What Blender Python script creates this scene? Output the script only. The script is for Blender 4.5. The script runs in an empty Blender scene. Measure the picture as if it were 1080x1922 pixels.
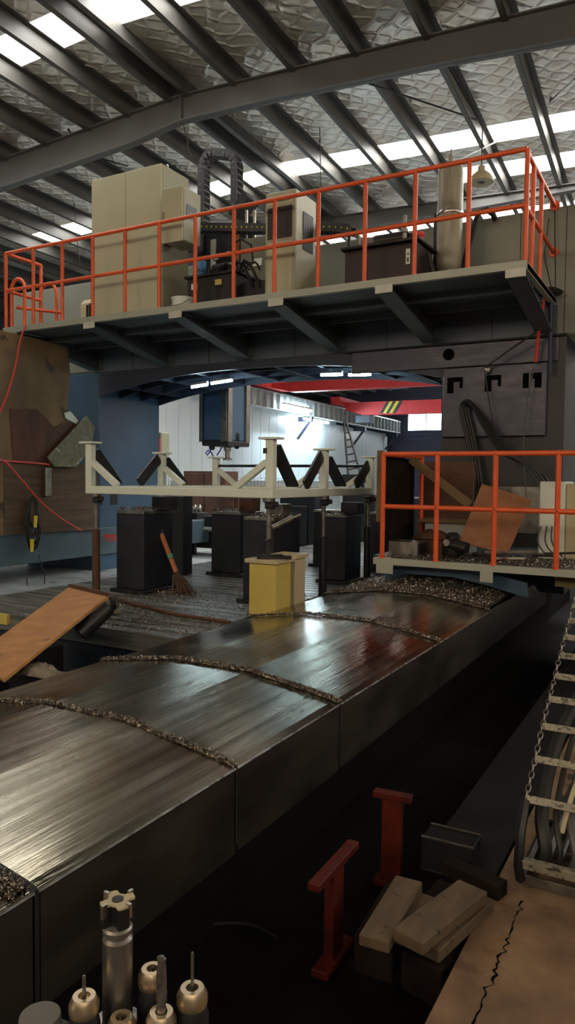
import bpy, math, random
from mathutils import Vector, Matrix, Quaternion
random.seed(7)
S = bpy.context.scene
COL = S.collection
R = math.radians
# ------------------------------------------------------------------ camera solve
F = 1382.8; CX = 540.0; CY = 961.0; EH = 1.6
Yc = Vector((770, 56, -F)).normalized()
Xc = Vector((2490, -91, F)); Xc = (Xc - Yc * Xc.dot(Yc)).normalized()
Zc = Xc.cross(Yc)
def ray(px, py):
    v = Vector((px - CX, -(py - CY), -F))
    return Vector((Xc.dot(v), Yc.dot(v), Zc.dot(v)))
def onY(px, py, Y):
    d = ray(px, py); p = d * (Y / d.y); p.z += EH; return p
def onX(px, py, X):
    d = ray(px, py); p = d * (X / d.x); p.z += EH; return p
def onZ(px, py, Z):
    d = ray(px, py); p = d * ((Z - EH) / d.z); p.z += EH; return p
# the hall is turned 2.6 degrees against the machine
BA = R(2.6); cb, sb = math.cos(BA), math.sin(BA)
def B(p):
    x, y, z = p
    return Vector((cb * x - sb * y, sb * x + cb * y, z))
def I(p): return Vector(p)

# ------------------------------------------------------------------ mesh builder
class MB:
    def __init__(s, f=I): s.v = []; s.f = []; s.fn = f; s.sm = []
    def add(s, vs, fs, smooth=False):
        n = len(s.v); s.v += [s.fn(p) for p in vs]
        s.f += [tuple(i + n for i in f) for f in fs]; s.sm += [smooth] * len(fs); return s
    def box(s, x0, x1, y0, y1, z0, z1, m=None, bev=0):
        if x0 > x1: x0, x1 = x1, x0
        if y0 > y1: y0, y1 = y1, y0
        if z0 > z1: z0, z1 = z1, z0
        b = min(bev, (x1-x0)*.45, (y1-y0)*.45, (z1-z0)*.45)
        if b <= 0:
            vs = [(x, y, z) for z in (z0, z1) for (x, y) in ((x0, y0), (x1, y0), (x1, y1), (x0, y1))]
            fs = [(3,2,1,0),(4,5,6,7),(0,1,5,4),(1,2,6,5),(2,3,7,6),(3,0,4,7)]
        else:
            vs = []; fs = []
            idx = {}
            for sx in (0, 1):
                for sy in (0, 1):
                    for sz in (0, 1):
                        X = x1 if sx else x0; Y = y1 if sy else y0; Z = z1 if sz else z0
                        dx = -b if sx else b; dy = -b if sy else b; dz = -b if sz else b
                        for a, p in enumerate(((X, Y+dy, Z+dz), (X+dx, Y, Z+dz), (X+dx, Y+dy, Z))):
                            idx[(sx, sy, sz, a)] = len(vs); vs.append(p)
            def q(l, c):
                a_, b_, c_, d_ = [Vector(vs[i]) for i in l]
                n = (b_-a_).cross(c_-a_); cen = (a_+c_)/2
                fs.append(tuple(l) if n.dot(cen - c) > 0 else tuple(reversed(l)))
            C = Vector(((x0+x1)/2, (y0+y1)/2, (z0+z1)/2))
            for sx in (0, 1): q([idx[(sx,0,0,0)], idx[(sx,1,0,0)], idx[(sx,1,1,0)], idx[(sx,0,1,0)]], C)
            for sy in (0, 1): q([idx[(0,sy,0,1)], idx[(1,sy,0,1)], idx[(1,sy,1,1)], idx[(0,sy,1,1)]], C)
            for sz in (0, 1): q([idx[(0,0,sz,2)], idx[(1,0,sz,2)], idx[(1,1,sz,2)], idx[(0,1,sz,2)]], C)
            for i in (0, 1):
                for j in (0, 1):
                    q([idx[(i,j,0,0)], idx[(i,j,1,0)], idx[(i,j,1,1)], idx[(i,j,0,1)]], C)
                    q([idx[(i,0,j,0)], idx[(i,1,j,0)], idx[(i,1,j,2)], idx[(i,0,j,2)]], C)
                    q([idx[(0,i,j,1)], idx[(1,i,j,1)], idx[(1,i,j,2)], idx[(0,i,j,2)]], C)
            for sx in (0, 1):
                for sy in (0, 1):
                    for sz in (0, 1):
                        l = [idx[(sx,sy,sz,a)] for a in range(3)]
                        a_, b_, c_ = [Vector(vs[i]) for i in l]
                        n = (b_-a_).cross(c_-a_)
                        fs.append(tuple(l) if n.dot(a_-C) > 0 else tuple(reversed(l)))
        if m is not None: vs = [m @ Vector(p) for p in vs]
        return s.add(vs, fs)
    def obox(s, p0, p1, w, h, up=(0, 0, 1), bev=0):
        """bar of section w (sideways) x h (along up) from p0 to p1"""
        p0, p1 = Vector(p0), Vector(p1); d = p1 - p0; L = d.length; d.normalize()
        up = Vector(up)
        if abs(d.dot(up)) > .99: up = Vector((1, 0, 0))
        sd = d.cross(up).normalized(); u = sd.cross(d)
        m = Matrix((( *sd, 0), (*d, 0), (*u, 0), (0, 0, 0, 1))).transposed(); m.translation = p0
        return s.box(-w/2, w/2, 0, L, -h/2, h/2, m, bev)
    def prism(s, poly, ax, a0, a1):
        """poly: list of 2-tuples in the two other axes; ax extrusion axis 0/1/2"""
        n = len(poly)
        def mk(a, q):
            if ax == 0: return (a, q[0], q[1])
            if ax == 1: return (q[0], a, q[1])
            return (q[0], q[1], a)
        vs = [mk(a0, q) for q in poly] + [mk(a1, q) for q in poly]
        area = sum(poly[i][0]*poly[(i+1) % n][1] - poly[(i+1) % n][0]*poly[i][1] for i in range(n))
        fl = (area > 0) != (ax == 1)
        if a1 < a0: fl = not fl
        fs = [tuple(range(n)), tuple(range(2*n-1, n-1, -1))] + [(i, i+n, (i+1) % n + n, (i+1) % n) for i in range(n)]
        if fl: fs = [tuple(reversed(f)) for f in fs]
        return s.add(vs, fs)
    def tube(s, pts, r, n=8, caps=True, smooth=True):
        pts = [Vector(p) for p in pts]; k = len(pts)
        rs = r if isinstance(r, (list, tuple)) else [r]*k
        vs = []; fs = []; ref = None
        for i, p in enumerate(pts):
            if i == 0: t = pts[1]-p
            elif i == k-1: t = p-pts[i-1]
            else: t = (pts[i+1]-p).normalized() + (p-pts[i-1]).normalized()
            if t.length < 1e-9: t = Vector((0, 0, 1))
            t.normalize()
            if ref is None:
                ref = t.orthogonal().normalized()
            ref = (ref - t*ref.dot(t))
            if ref.length < 1e-6: ref = t.orthogonal()
            ref.normalize(); bi = t.cross(ref)
            for j in range(n):
                a = 2*math.pi*j/n; vs.append(p + (ref*math.cos(a) + bi*math.sin(a))*rs[i])
        for i in range(k-1):
            for j in range(n):
                fs.append((i*n+j, i*n+(j+1) % n, (i+1)*n+(j+1) % n, (i+1)*n+j))
        s.add(vs, fs, smooth)
        if caps:
            s.add(vs[:n], [tuple(range(n-1, -1, -1))]); s.add(vs[-n:], [tuple(range(n))])
        return s
    def lathe(s, c, prof, n=20, axis=(0, 0, 1), smooth=True):
        """prof: list (r, h) along axis from c"""
        ax = Vector(axis).normalized(); e = ax.orthogonal().normalized(); g = ax.cross(e); c = Vector(c)
        vs = []; fs = []
        for r, h in prof:
            for j in range(n):
                a = 2*math.pi*j/n; vs.append(c + ax*h + (e*math.cos(a)+g*math.sin(a))*max(r, 1e-5))
        for i in range(len(prof)-1):
            for j in range(n):
                fs.append((i*n+j, i*n+(j+1) % n, (i+1)*n+(j+1) % n, (i+1)*n+j))
        s.add(vs, fs, smooth)
        s.add(vs[:n], [tuple(range(n-1, -1, -1))]); s.add(vs[-n:], [tuple(range(n))])
        return s
    def build(s, name, mat, parent=None):
        vs = s.v
        if parent is not None:
            root = parent
            while root.parent: root = root.parent
            o0 = Vector(root.location)
        else:
            mn = Vector([min(v[i] for v in vs) for i in range(3)]); mx = Vector([max(v[i] for v in vs) for i in range(3)])
            o0 = Vector(((mn.x+mx.x)/2, (mn.y+mx.y)/2, mn.z))
        me = bpy.data.meshes.new(name)
        me.from_pydata([tuple(v-o0) for v in vs], [], s.f)
        me.polygons.foreach_set('use_smooth', s.sm); me.materials.append(mat)
        me.validate(); me.update()
        if any(s.sm): me.set_sharp_from_angle(angle=R(38))
        o = bpy.data.objects.new(name, me); COL.objects.link(o)
        if parent is not None: o.parent = parent
        else: o.location = o0
        return o
def tag(o, label, cat, group=None, kind=None):
    o['label'] = label; o['category'] = cat
    if group: o['group'] = group
    if kind: o['kind'] = kind
    return o
def thing(name, loc, label, cat, group=None):
    o = bpy.data.objects.new(name, None); COL.objects.link(o); o.location = loc
    o.empty_display_size = .1
    return tag(o, label, cat, group)
def struct(o, label=None):
    o['kind'] = 'structure'
    if label: o['label'] = label
    return o

# ------------------------------------------------------------------ materials
def mat(name, c, rough=.5, metal=0, c2=None, sc=8, stretch=(1, 1, 1), bump=0, bsc=40, rv=0, detail=5, lo=.35, hi=.7, spec=.5, spots=None, coat=0):
    m = bpy.data.materials.new(name); m.use_nodes = True; nt = m.node_tree; N = nt.nodes; L = nt.links
    b = N['Principled BSDF']; b.inputs['Base Color'].default_value = (*c, 1)
    b.inputs['Roughness'].default_value = rough; b.inputs['Metallic'].default_value = metal
    b.inputs['Specular IOR Level'].default_value = spec
    if coat: b.inputs['Coat Weight'].default_value = coat
    tc = N.new('ShaderNodeTexCoord'); mp = N.new('ShaderNodeMapping'); L.new(tc.outputs['Object'], mp.inputs[0])
    mp.inputs['Scale'].default_value = stretch
    nz = N.new('ShaderNodeTexNoise'); nz.inputs['Scale'].default_value = sc; nz.inputs['Detail'].default_value = detail
    L.new(mp.outputs[0], nz.inputs[0])
    if c2 is None: c2 = tuple(x*.8 for x in c)
    rp = N.new('ShaderNodeValToRGB'); rp.color_ramp.elements[0].position = lo; rp.color_ramp.elements[1].position = hi
    rp.color_ramp.elements[0].color = (*c2, 1); rp.color_ramp.elements[1].color = (*c, 1)
    L.new(nz.outputs[0], rp.inputs[0]); out = rp.outputs[0]
    if spots:
        (sc3, ssc, th) = spots
        n3 = N.new('ShaderNodeTexNoise'); n3.inputs['Scale'].default_value = ssc; n3.inputs['Detail'].default_value = 4
        L.new(tc.outputs['Object'], n3.inputs[0])
        r3 = N.new('ShaderNodeValToRGB'); r3.color_ramp.elements[0].position = th; r3.color_ramp.elements[1].position = th+.06
        L.new(n3.outputs[0], r3.inputs[0])
        mx = N.new('ShaderNodeMix'); mx.data_type = 'RGBA'
        L.new(r3.outputs[0], mx.inputs[0]); L.new(out, mx.inputs[6]); mx.inputs[7].default_value = (*sc3, 1); out = mx.outputs[2]
    L.new(out, b.inputs['Base Color'])
    if rv:
        mr = N.new('ShaderNodeMapRange'); mr.inputs[3].default_value = max(rough-rv, .03); mr.inputs[4].default_value = rough+rv
        mr.inputs[1].default_value = .3; mr.inputs[2].default_value = .7
        L.new(nz.outputs[0], mr.inputs[0]); L.new(mr.outputs[0], b.inputs['Roughness'])
    if bump:
        n2 = N.new('ShaderNodeTexNoise'); n2.inputs['Scale'].default_value = bsc; n2.inputs['Detail'].default_value = 4
        L.new(mp.outputs[0], n2.inputs[0])
        bp = N.new('ShaderNodeBump'); bp.inputs['Strength'].default_value = bump; bp.inputs['Distance'].default_value = .02
        L.new(n2.outputs[0], bp.inputs['Height']); L.new(bp.outputs[0], b.inputs['Normal'])
    return m
def emis(name, c, st):
    m = bpy.data.materials.new(name); m.use_nodes = True; b = m.node_tree.nodes['Principled BSDF']
    b.inputs['Base Color'].default_value = (*c, 1); b.inputs['Emission Color'].default_value = (*c, 1)
    b.inputs['Emission Strength'].default_value = st
    return m
M = {}
M['orange'] = mat('orange_paint', (.85, .13, .03), .38, c2=(.7, .1, .03), sc=6)
M['beige'] = mat('beige_enamel', (.50, .49, .335), .45, c2=(.46, .45, .305), sc=2)
M['beige_d'] = mat('beige_panel', (.39, .385, .27), .5, c2=(.35, .345, .24), sc=2)
M['machine'] = mat('machine_grey_paint', (.25, .26, .215), .45, c2=(.215, .225, .185), sc=1.5, bump=.05)
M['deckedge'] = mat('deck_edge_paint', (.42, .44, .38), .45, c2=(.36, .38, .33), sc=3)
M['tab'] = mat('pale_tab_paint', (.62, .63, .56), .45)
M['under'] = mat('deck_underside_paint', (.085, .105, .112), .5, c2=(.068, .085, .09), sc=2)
M['bluepaint'] = mat('blue_column_paint', (.045, .10, .17), .45, c2=(.035, .08, .14), sc=1.2, bump=.05)
M['teal'] = mat('teal_grey_paint', (.075, .125, .15), .5, c2=(.05, .085, .105), sc=2)
M['brassnut'] = mat('warm_steel', (.62, .50, .34), .33, .9, c2=(.5, .4, .27), sc=20)  # steel nuts, with the warm light on them tinted into the colour
M['bluedark'] = mat('dark_blue_paint', (.025, .035, .06), .5, c2=(.018, .026, .045), sc=2)
M['archpaint'] = mat('arch_casting_paint', (.028, .036, .062), .5, c2=(.02, .027, .048), sc=1.5, bump=.05)
M['scratch'] = mat('scuffed_steel_plate', (.075, .075, .105), .42, .3, c2=(.04, .04, .06), sc=3, stretch=(1, 1, 4), rv=.12, bump=.1)  # scuffs are its own; the violet tint paints blue light haze
M['coldark'] = mat('dark_column_paint', (.036, .037, .038), .55, c2=(.026, .026, .028), sc=2)
M['hole'] = mat('unlit_hole_black', (.004, .004, .005), .9, spec=.05)
M['yellow_d'] = mat('grimy_yellow_paint', (.22, .17, .06), .5)
M['band'] = mat('blue_grey_band_paint', (.10, .125, .16), .5, c2=(.08, .10, .135), sc=2)  # cool lamp light on the lower beam, put into the colour
M['black'] = mat('black_paint', (.012, .012, .014), .45, c2=(.008, .008, .01), sc=5)
M['blacksteel'] = mat('oily_black_steel', (.03, .03, .033), .4, .3, c2=(.015, .015, .017), sc=6, rv=.1)
M['navy'] = mat('navy_pedestal_paint', (.012, .016, .025), .42, c2=(.008, .010, .016), sc=4, rv=.08)
M['rubber'] = mat('black_rubber', (.015, .015, .015), .55)
M['cable_grey'] = mat('grey_cable', (.08, .08, .08), .5)
M['steel'] = mat('bright_steel', (.55, .53, .5), .3, 1, c2=(.4, .38, .35), sc=20, rv=.08)
M['steel_d'] = mat('dull_steel', (.30, .29, .27), .38, .9, c2=(.2, .19, .17), sc=14, rv=.1)
M['rung'] = mat('chipped_rung_paint', (.27, .25, .19), .45, .2, c2=(.19, .175, .13), sc=20, spots=((.05, .045, .04), 60, .56))
M['rust'] = mat('rusty_pipe', (.13, .06, .035), .7, .2, c2=(.07, .035, .025), sc=9, bump=.2)
M['white'] = mat('cream_white_paint', (.74, .80, .73), .45, c2=(.68, .74, .67), sc=4)
M['yellow'] = mat('yellow_paint', (.62, .50, .13), .45, c2=(.55, .43, .11), sc=4)
M['cream'] = mat('cream_paint', (.52, .45, .28), .5, c2=(.46, .4, .25), sc=5)
M['ply'] = mat('plywood_brown', (.25, .165, .075), .75, c2=(.13, .085, .042), sc=1.6, stretch=(1, 1, 1), spots=((.05, .036, .024), 1.9, .60), bump=.1)
M['ply2'] = mat('plywood_weathered', (.13, .085, .047), .8, c2=(.065, .045, .03), sc=3, stretch=(1, .3, 5), bump=.15)
M['ply_red'] = mat('plywood_reddish', (.12, .052, .032), .75, c2=(.07, .032, .022), sc=3, stretch=(1, 3, .6))
M['ply_or'] = mat('plywood_orange', (.32, .14, .065), .65, c2=(.24, .10, .045), sc=3, stretch=(2, 2, 6), spots=((.3, .11, .05), 7, .62))
M['board'] = mat('orange_brown_board', (.55, .27, .08), .55, c2=(.42, .19, .055), sc=3, stretch=(1, 5, 5), spots=((.2, .09, .04), 5, .66))
M['osb'] = mat('pale_chipboard', (.22, .22, .14), .75, c2=(.13, .135, .085), sc=14, spots=((.4, .42, .42), 6, .62))
M['timber'] = mat('grimy_timber', (.125, .086, .048), .8, c2=(.075, .05, .028), sc=6, stretch=(3, 1, 3), spots=((.03, .02, .015), 22, .66), bump=.1)
M['timber_d'] = mat('dark_timber', (.018, .012, .009), .9, c2=(.01, .007, .006), sc=6, bump=.1, spec=.1)
M['wood'] = mat('brown_wood', (.11, .045, .022), .65, c2=(.065, .028, .015), sc=5, stretch=(1, 1, 8))
M['red'] = mat('crane_red', (.62, .03, .03), .45)
M['hose_red'] = mat('red_air_hose', (.7, .06, .05), .4)
M['redstand'] = mat('red_oxide_paint', (.12, .014, .005), .6, c2=(.05, .008, .005), sc=10, spec=.2)
M['purple'] = mat('purple_hose', (.08, .05, .45), .4)
M['wallwhite'] = mat('white_sandwich_panel', (.62, .68, .70), .35, c2=(.58, .64, .67), sc=.4)
M['girder'] = mat('girder_grey_paint', (.42, .45, .45), .45)
M['rafter'] = mat('rafter_grey_paint', (.12, .12, .115), .5, c2=(.10, .10, .095), sc=1)
M['purlin'] = mat('purlin_galvanised', (.105, .10, .09), .5, .1, c2=(.08, .077, .07), sc=2)
M['tube'] = emis('tube_lamp_glow', (.65, .9, 1), 60)
M['walltube'] = emis('wall_tube_lamp_glow', (.68, .9, 1), 170)
M['skypane'] = emis('daylight_panel', (1, .99, .95), 9)
M['bandpane'] = emis('window_band_pane', (1, .87, .68), 2.6)  # glowing band out of view, added to light the roof and deck fronts
M['winpane'] = emis('daylight_window', (.85, .95, 1), 8)
M['stainless'] = mat('brushed_cylinder_paint', (.42, .40, .31), .45, .15, c2=(.28, .26, .2), sc=4, stretch=(3, 3, .5), rv=.08)
M['blueplastic'] = mat('blue_plastic', (.05, .22, .5), .4)
M['greenp'] = mat('green_paint', (.08, .3, .16), .45)
M['yellowp'] = mat('yellow_plastic', (.75, .6, .05), .45)
M['rag'] = mat('dirty_rag', (.25, .22, .17), .9, c2=(.12, .1, .08), sc=20, bump=.3)
M['broom'] = mat('broom_twigs', (.16, .09, .05), .8, c2=(.07, .04, .03), sc=60)
M['handle'] = mat('orange_wrapped_handle', (.55, .16, .04), .6, c2=(.35, .13, .06), sc=25)
M['glass_d'] = mat('dark_glass', (.02, .018, .02), .4)
M['grille'] = mat('dark_brown_filter', (.045, .035, .035), .6, c2=(.03, .022, .022), sc=60)

def way_mat():
    m = bpy.data.materials.new('brushed_way_cover_steel'); m.use_nodes = True; nt = m.node_tree; N = nt.nodes; L = nt.links
    b = N['Principled BSDF']; b.inputs['Metallic'].default_value = 1
    tc = N.new('ShaderNodeTexCoord')
    def noise(scale, st, det=4):
        mp = N.new('ShaderNodeMapping'); mp.inputs['Scale'].default_value = st; L.new(tc.outputs['Object'], mp.inputs[0])
        n = N.new('ShaderNodeTexNoise'); n.inputs['Scale'].default_value = scale; n.inputs['Detail'].default_value = det; L.new(mp.outputs[0], n.inputs[0]); return n
    streak = noise(1.6, (16, .5, 16), 6); fine = noise(7, (22, .5, 22), 3); blotch = noise(1.7, (1.2, .7, 1.2), 5)
    r1 = N.new('ShaderNodeValToRGB'); e = r1.color_ramp.elements
    e[0].position = .3; e[0].color = (.20, .175, .125, 1); e[1].position = .72; e[1].color = (.54, .51, .41, 1)
    L.new(streak.outputs[0], r1.inputs[0])
    mx = N.new('ShaderNodeMix'); mx.data_type = 'RGBA'; mx.blend_type = 'MULTIPLY'; mx.inputs[0].default_value = .55
    r2 = N.new('ShaderNodeValToRGB'); r2.color_ramp.elements[0].position = .3; r2.color_ramp.elements[0].color = (.36, .33, .26, 1); r2.color_ramp.elements[1].position = .7
    L.new(blotch.outputs[0], r2.inputs[0]); L.new(r1.outputs[0], mx.inputs[6]); L.new(r2.outputs[0], mx.inputs[7])
    L.new(mx.outputs[2], b.inputs['Base Color'])
    mr = N.new('ShaderNodeMapRange'); mr.inputs[1].default_value = .3; mr.inputs[2].default_value = .7; mr.inputs[3].default_value = .05; mr.inputs[4].default_value = .24
    L.new(blotch.outputs[0], mr.inputs[0])
    ad = N.new('ShaderNodeMath'); ad.operation = 'MULTIPLY_ADD'; ad.inputs[1].default_value = .12; L.new(fine.outputs[0], ad.inputs[0]); L.new(mr.outputs[0], ad.inputs[2])
    L.new(ad.outputs[0], b.inputs['Roughness'])
    bp = N.new('ShaderNodeBump'); bp.inputs['Strength'].default_value = .25; bp.inputs['Distance'].default_value = .004
    L.new(fine.outputs[0], bp.inputs['Height']); L.new(bp.outputs[0], b.inputs['Normal'])
    return m
M['way'] = way_mat()
M['wayside'] = mat('grimy_cover_side', (.04, .034, .024), .45, .3, c2=(.02, .017, .013), sc=2, stretch=(1, 1, 3), rv=.1)
def foil_mat():
    m = bpy.data.materials.new('silver_foil_insulation'); m.use_nodes = True; nt = m.node_tree; N = nt.nodes; L = nt.links
    b = N['Principled BSDF']; b.inputs['Metallic'].default_value = .65; b.inputs['Roughness'].default_value = .32
    tc = N.new('ShaderNodeTexCoord')
    mp = N.new('ShaderNodeMapping'); mp.inputs['Rotation'].default_value = (0, 0, R(45)); L.new(tc.outputs['Object'], mp.inputs[0])
    nz = N.new('ShaderNodeTexNoise'); nz.inputs['Scale'].default_value = 1.1; nz.inputs['Detail'].default_value = 5; L.new(tc.outputs['Object'], nz.inputs[0])
    rp = N.new('ShaderNodeValToRGB'); rp.color_ramp.elements[0].position = .3; rp.color_ramp.elements[0].color = (.66, .57, .46, 1)  # brownish tone paints the warm light mirrored by the foil
    rp.color_ramp.elements[1].position = .7; rp.color_ramp.elements[1].color = (.92, .91, .87, 1)
    L.new(nz.outputs[0], rp.inputs[0]); L.new(rp.outputs[0], b.inputs['Base Color'])
    hs = []
    for d in ('X', 'Y'):
        w = N.new('ShaderNodeTexWave'); w.wave_type = 'BANDS'; w.bands_direction = d; w.inputs['Scale'].default_value = 1.3
        w.inputs['Distortion'].default_value = 4.5; w.inputs['Detail'].default_value = 2; w.inputs['Detail Scale'].default_value = 1.5
        L.new(mp.outputs[0], w.inputs[0])
        p = N.new('ShaderNodeMath'); p.operation = 'POWER'; p.inputs[1].default_value = 6; L.new(w.outputs[1], p.inputs[0]); hs.append(p)
    mx = N.new('ShaderNodeMath'); mx.operation = 'MAXIMUM'; L.new(hs[0].outputs[0], mx.inputs[0]); L.new(hs[1].outputs[0], mx.inputs[1])
    n2 = N.new('ShaderNodeTexNoise'); n2.inputs['Scale'].default_value = 3.5; n2.inputs['Detail'].default_value = 5; L.new(tc.outputs['Object'], n2.inputs[0])
    ad = N.new('ShaderNodeMath'); ad.operation = 'MULTIPLY_ADD'; ad.inputs[1].default_value = 2.2; L.new(n2.outputs[0], ad.inputs[0]); L.new(mx.outputs[0], ad.inputs[2])
    bp = N.new('ShaderNodeBump'); bp.inputs['Strength'].default_value = .4; bp.inputs['Distance'].default_value = .04
    L.new(ad.outputs[0], bp.inputs['Height']); L.new(bp.outputs[0], b.inputs['Normal'])
    return m
M['foil'] = foil_mat()
M['concrete'] = mat('stained_concrete', (.26, .165, .092), .85, c2=(.13, .08, .044), sc=5, detail=10, bump=.25, bsc=25, spots=((.12, .07, .04), 7, .60))
M['palefloor'] = mat('pale_hall_floor', (.46, .50, .51), .5, c2=(.26, .29, .30), sc=3, spots=((.08, .08, .08), 5, .64))
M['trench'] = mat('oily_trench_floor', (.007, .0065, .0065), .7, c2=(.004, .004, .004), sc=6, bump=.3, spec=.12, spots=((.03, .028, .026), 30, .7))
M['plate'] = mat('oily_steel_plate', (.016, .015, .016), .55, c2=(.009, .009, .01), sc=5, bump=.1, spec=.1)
M['table'] = mat('worn_table_steel', (.32, .34, .33), .36, .6, c2=(.13, .135, .125), sc=3, stretch=(.4, 5, 5), rv=.12, bump=.15)
M['chips'] = mat('metal_chips', (.42, .38, .32), .35, .85, c2=(.12, .1, .085), sc=60, detail=2, lo=.45, hi=.6)
M['chips_d'] = mat('dark_chip_bed', (.08, .07, .06), .7, .4, c2=(.03, .027, .024), sc=70, bump=.8, bsc=120)
M['corr'] = mat('blue_grey_cladding', (.07, .075, .13), .5, c2=(.05, .055, .10), sc=.5, stretch=(.1, .1, 16))

# ------------------------------------------------------------------ the hall
def Bc(o, l): return struct(o, l)
Xl, Xr, Yf, Yb = -15.0, 9.0, -9.0, 44.5
XL2 = -24.0
RX = -6.95                                   # ridge
def roofz(x): return 7.88 - (.075*(RX-x) if x < RX else .022*(x-RX))
m = MB(); m.box(-.65, 8.0, -6, 12.3, -.15, 0); struct(m.build('floor', M['concrete']))
m = MB(B); m.box(XL2, Xr, 12.6, Yb, -.5, -.01)
m.box(XL2, -6.75, Yf, 12.6, -.5, -.01); struct(m.build('floor', M['palefloor']))
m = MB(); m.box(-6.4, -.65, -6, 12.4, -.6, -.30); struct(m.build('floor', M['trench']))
m = MB(); m.box(-.655, -.64, -6, 12.3, -.32, -.005); struct(m.build('trim_1', M['plate']))
# roof: foil with skylight strips and one glare strip cut out
strips = [(7.72, 8.38, -14.0, -5.0), (13.35, 14.05, -13.6, Xr), (14.95, 15.7, -3.9, Xr), (17.6, 18.5, -14.0, Xr), (27, 28, -14.0, Xr)]  # third one is no skylight: a glowing strip standing in for glare on the foil
def roofpiece(xa, xb, y0, y1, lo, hi):
    m = MB(B)
    cuts = [xa] + ([RX] if xa < RX < xb else []) + [xb]
    for a, b_ in zip(cuts[:-1], cuts[1:]):
        m.prism([(a, roofz(a)+lo), (b_, roofz(b_)+lo), (b_, roofz(b_)+hi), (a, roofz(a)+hi)], 1, y0, y1)
    return m
ys = [Yf] + [v for s_ in strips for v in s_[:2]] + [Yb+.5]
for k in range(0, len(ys), 2):
    struct(roofpiece(XL2, Xr, ys[k], ys[k+1], 0, .08).build('ceiling', M['foil']))
for k, (y0, y1, xa, xb) in enumerate(strips):
    struct(roofpiece(xa, xb, y0-.03, y1+.03, .09, .10).build('window_%d' % (k+1), M['skypane']))
    if xa > XL2: struct(roofpiece(XL2, xa, y0, y1, 0, .08).build('ceiling', M['foil']))
    if xb < Xr: struct(roofpiece(xb, Xr, y0, y1, 0, .08).build('ceiling', M['foil']))
# walls
m = MB(B)
n = 62
for i in range(n):                                      # upper cladding left wall above the white panels
    y0 = Yf + (Yb-Yf)*i/n; y1 = Yf + (Yb-Yf)*(i+1)/n
    m.box(XL2-.25, XL2-.1-(.04 if i % 2 else 0), y0, y1, 0, 7.0)
struct(m.build('wall_left', M['corr']))
m = MB(B)
for i in range(40):
    y0 = 14 + 30*i/40; m.box(Xl-.12, Xl, y0+.012, y0+.738, 0, 4.6 if y0 < 35.4 else 4.4)
m.box(Xl-.2, Xl-.05, -4, 44, 0, 4.3)
struct(m.build('wall_left', M['wallwhite']))
wx0, wx1, wz0, wz1 = -13.85, -10.2, 4.62, 5.72
m = MB(B)
def clad(x0, x1, z0, z1):
    z = z0
    while z < z1-1e-4:
        t = min(.25, z1-z); m.box(x0, x1, Yb, Yb+.12, z, z+t*.86); m.box(x0, x1, Yb+.03, Yb+.12, z+t*.86, z+t); z += t
clad(XL2, wx0, 0, 7.2); clad(wx1, Xr, 0, 7.8); clad(wx0, wx1, 0, wz0); clad(wx0, wx1, wz1, 7.6)
struct(m.build('wall_back', M['corr']))
m = MB(B); m.box(wx0, wx1, Yb+.05, Yb+.08, wz0, wz1); w = struct(m.build('window_6', M['winpane']))
m = MB(B)
for x in (wx0, -12.7, -11.5, wx1): m.box(x-.03, x+.03, Yb-.02, Yb+.04, wz0, wz1)
struct(m.build('window_9', M['girder']), 'grey mullions of the far end window')

def bandwall(name, horiz, c, a0, a1, z0, z1, k):
    m = MB(B)
    for (za, zb) in ((0, z0), (z1, 7.9)):
        if horiz: m.box(a0, a1, c, c+.12, za, zb)
        else: m.box(c, c+.12, a0, a1, za, zb)
    struct(m.build(name, M['corr']))
    m = MB(B)
    if horiz: m.box(a0, a1, c+.04, c+.08, z0, z1)
    else: m.box(c+.04, c+.08, a0, a1, z0, z1)
    struct(m.build('window_%d' % k, M['bandpane']))  # added fill light out of view, not a known window
bandwall('wall_right', False, Xr, Yf, Yb, 5.2, 6.7, 7)
bandwall('wall_front', True, Yf, Xl, Xr, 4.6, 6.4, 8)
# purlins
pidx = 0
ords = ['nearest', 'second', 'third', 'fourth', 'fifth', 'sixth', 'seventh', 'eighth', 'ninth', 'tenth', 'eleventh', 'twelfth']
purl = [(-7.95, 'left', 0), (-8.8, 'left', 1), (-9.75, 'left', 2), (-10.75, 'left', 3), (-11.75, 'left', 4), (-12.75, 'left', 5), (-13.75, 'left', 6), (-14.75, 'left', 7), (-15.75, 'left', 8), (-16.75, 'left', 9), (-17.75, 'left', 10), (-18.75, 'left', 11),
        (-5.92, 'right', 0), (-4.92, 'right', 1), (-3.92, 'right', 2), (-2.9, 'right', 3), (-1.87, 'right', 4), (-.85, 'right', 5), (.2, 'right', 6)]
def zsec(m, x, d=.26, w=.08, t=.012, fl=1, y0=-2, y1=44):
    z = roofz(x); m.box(x-t/2, x+t/2, y0, y1, z-d, z); m.box(x, x+w*fl, y0, y1, z-d, z-d+t); m.box(x-w*fl, x, y0, y1, z-t, z)
for x, sd, k in purl:
    m = MB(B); zsec(m, x, fl=-1)
    tag(m.build('roof_purlin', M['purlin']), 'grey roof purlin, %s one to the %s of the ridge pair' % (ords[k], sd), 'roof beam', 'purlins under the foil roof')
for x, fl, w_ in ((-7.12, -1, 'left'), (-6.83, 1, 'right')):
    m = MB(B); zsec(m, x, d=.26, w=.09, fl=fl)
    tag(m.build('roof_purlin', M['purlin']), 'roof purlin, %s one of the close pair along the ridge' % w_, 'roof beam', 'purlins under the foil roof')
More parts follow.
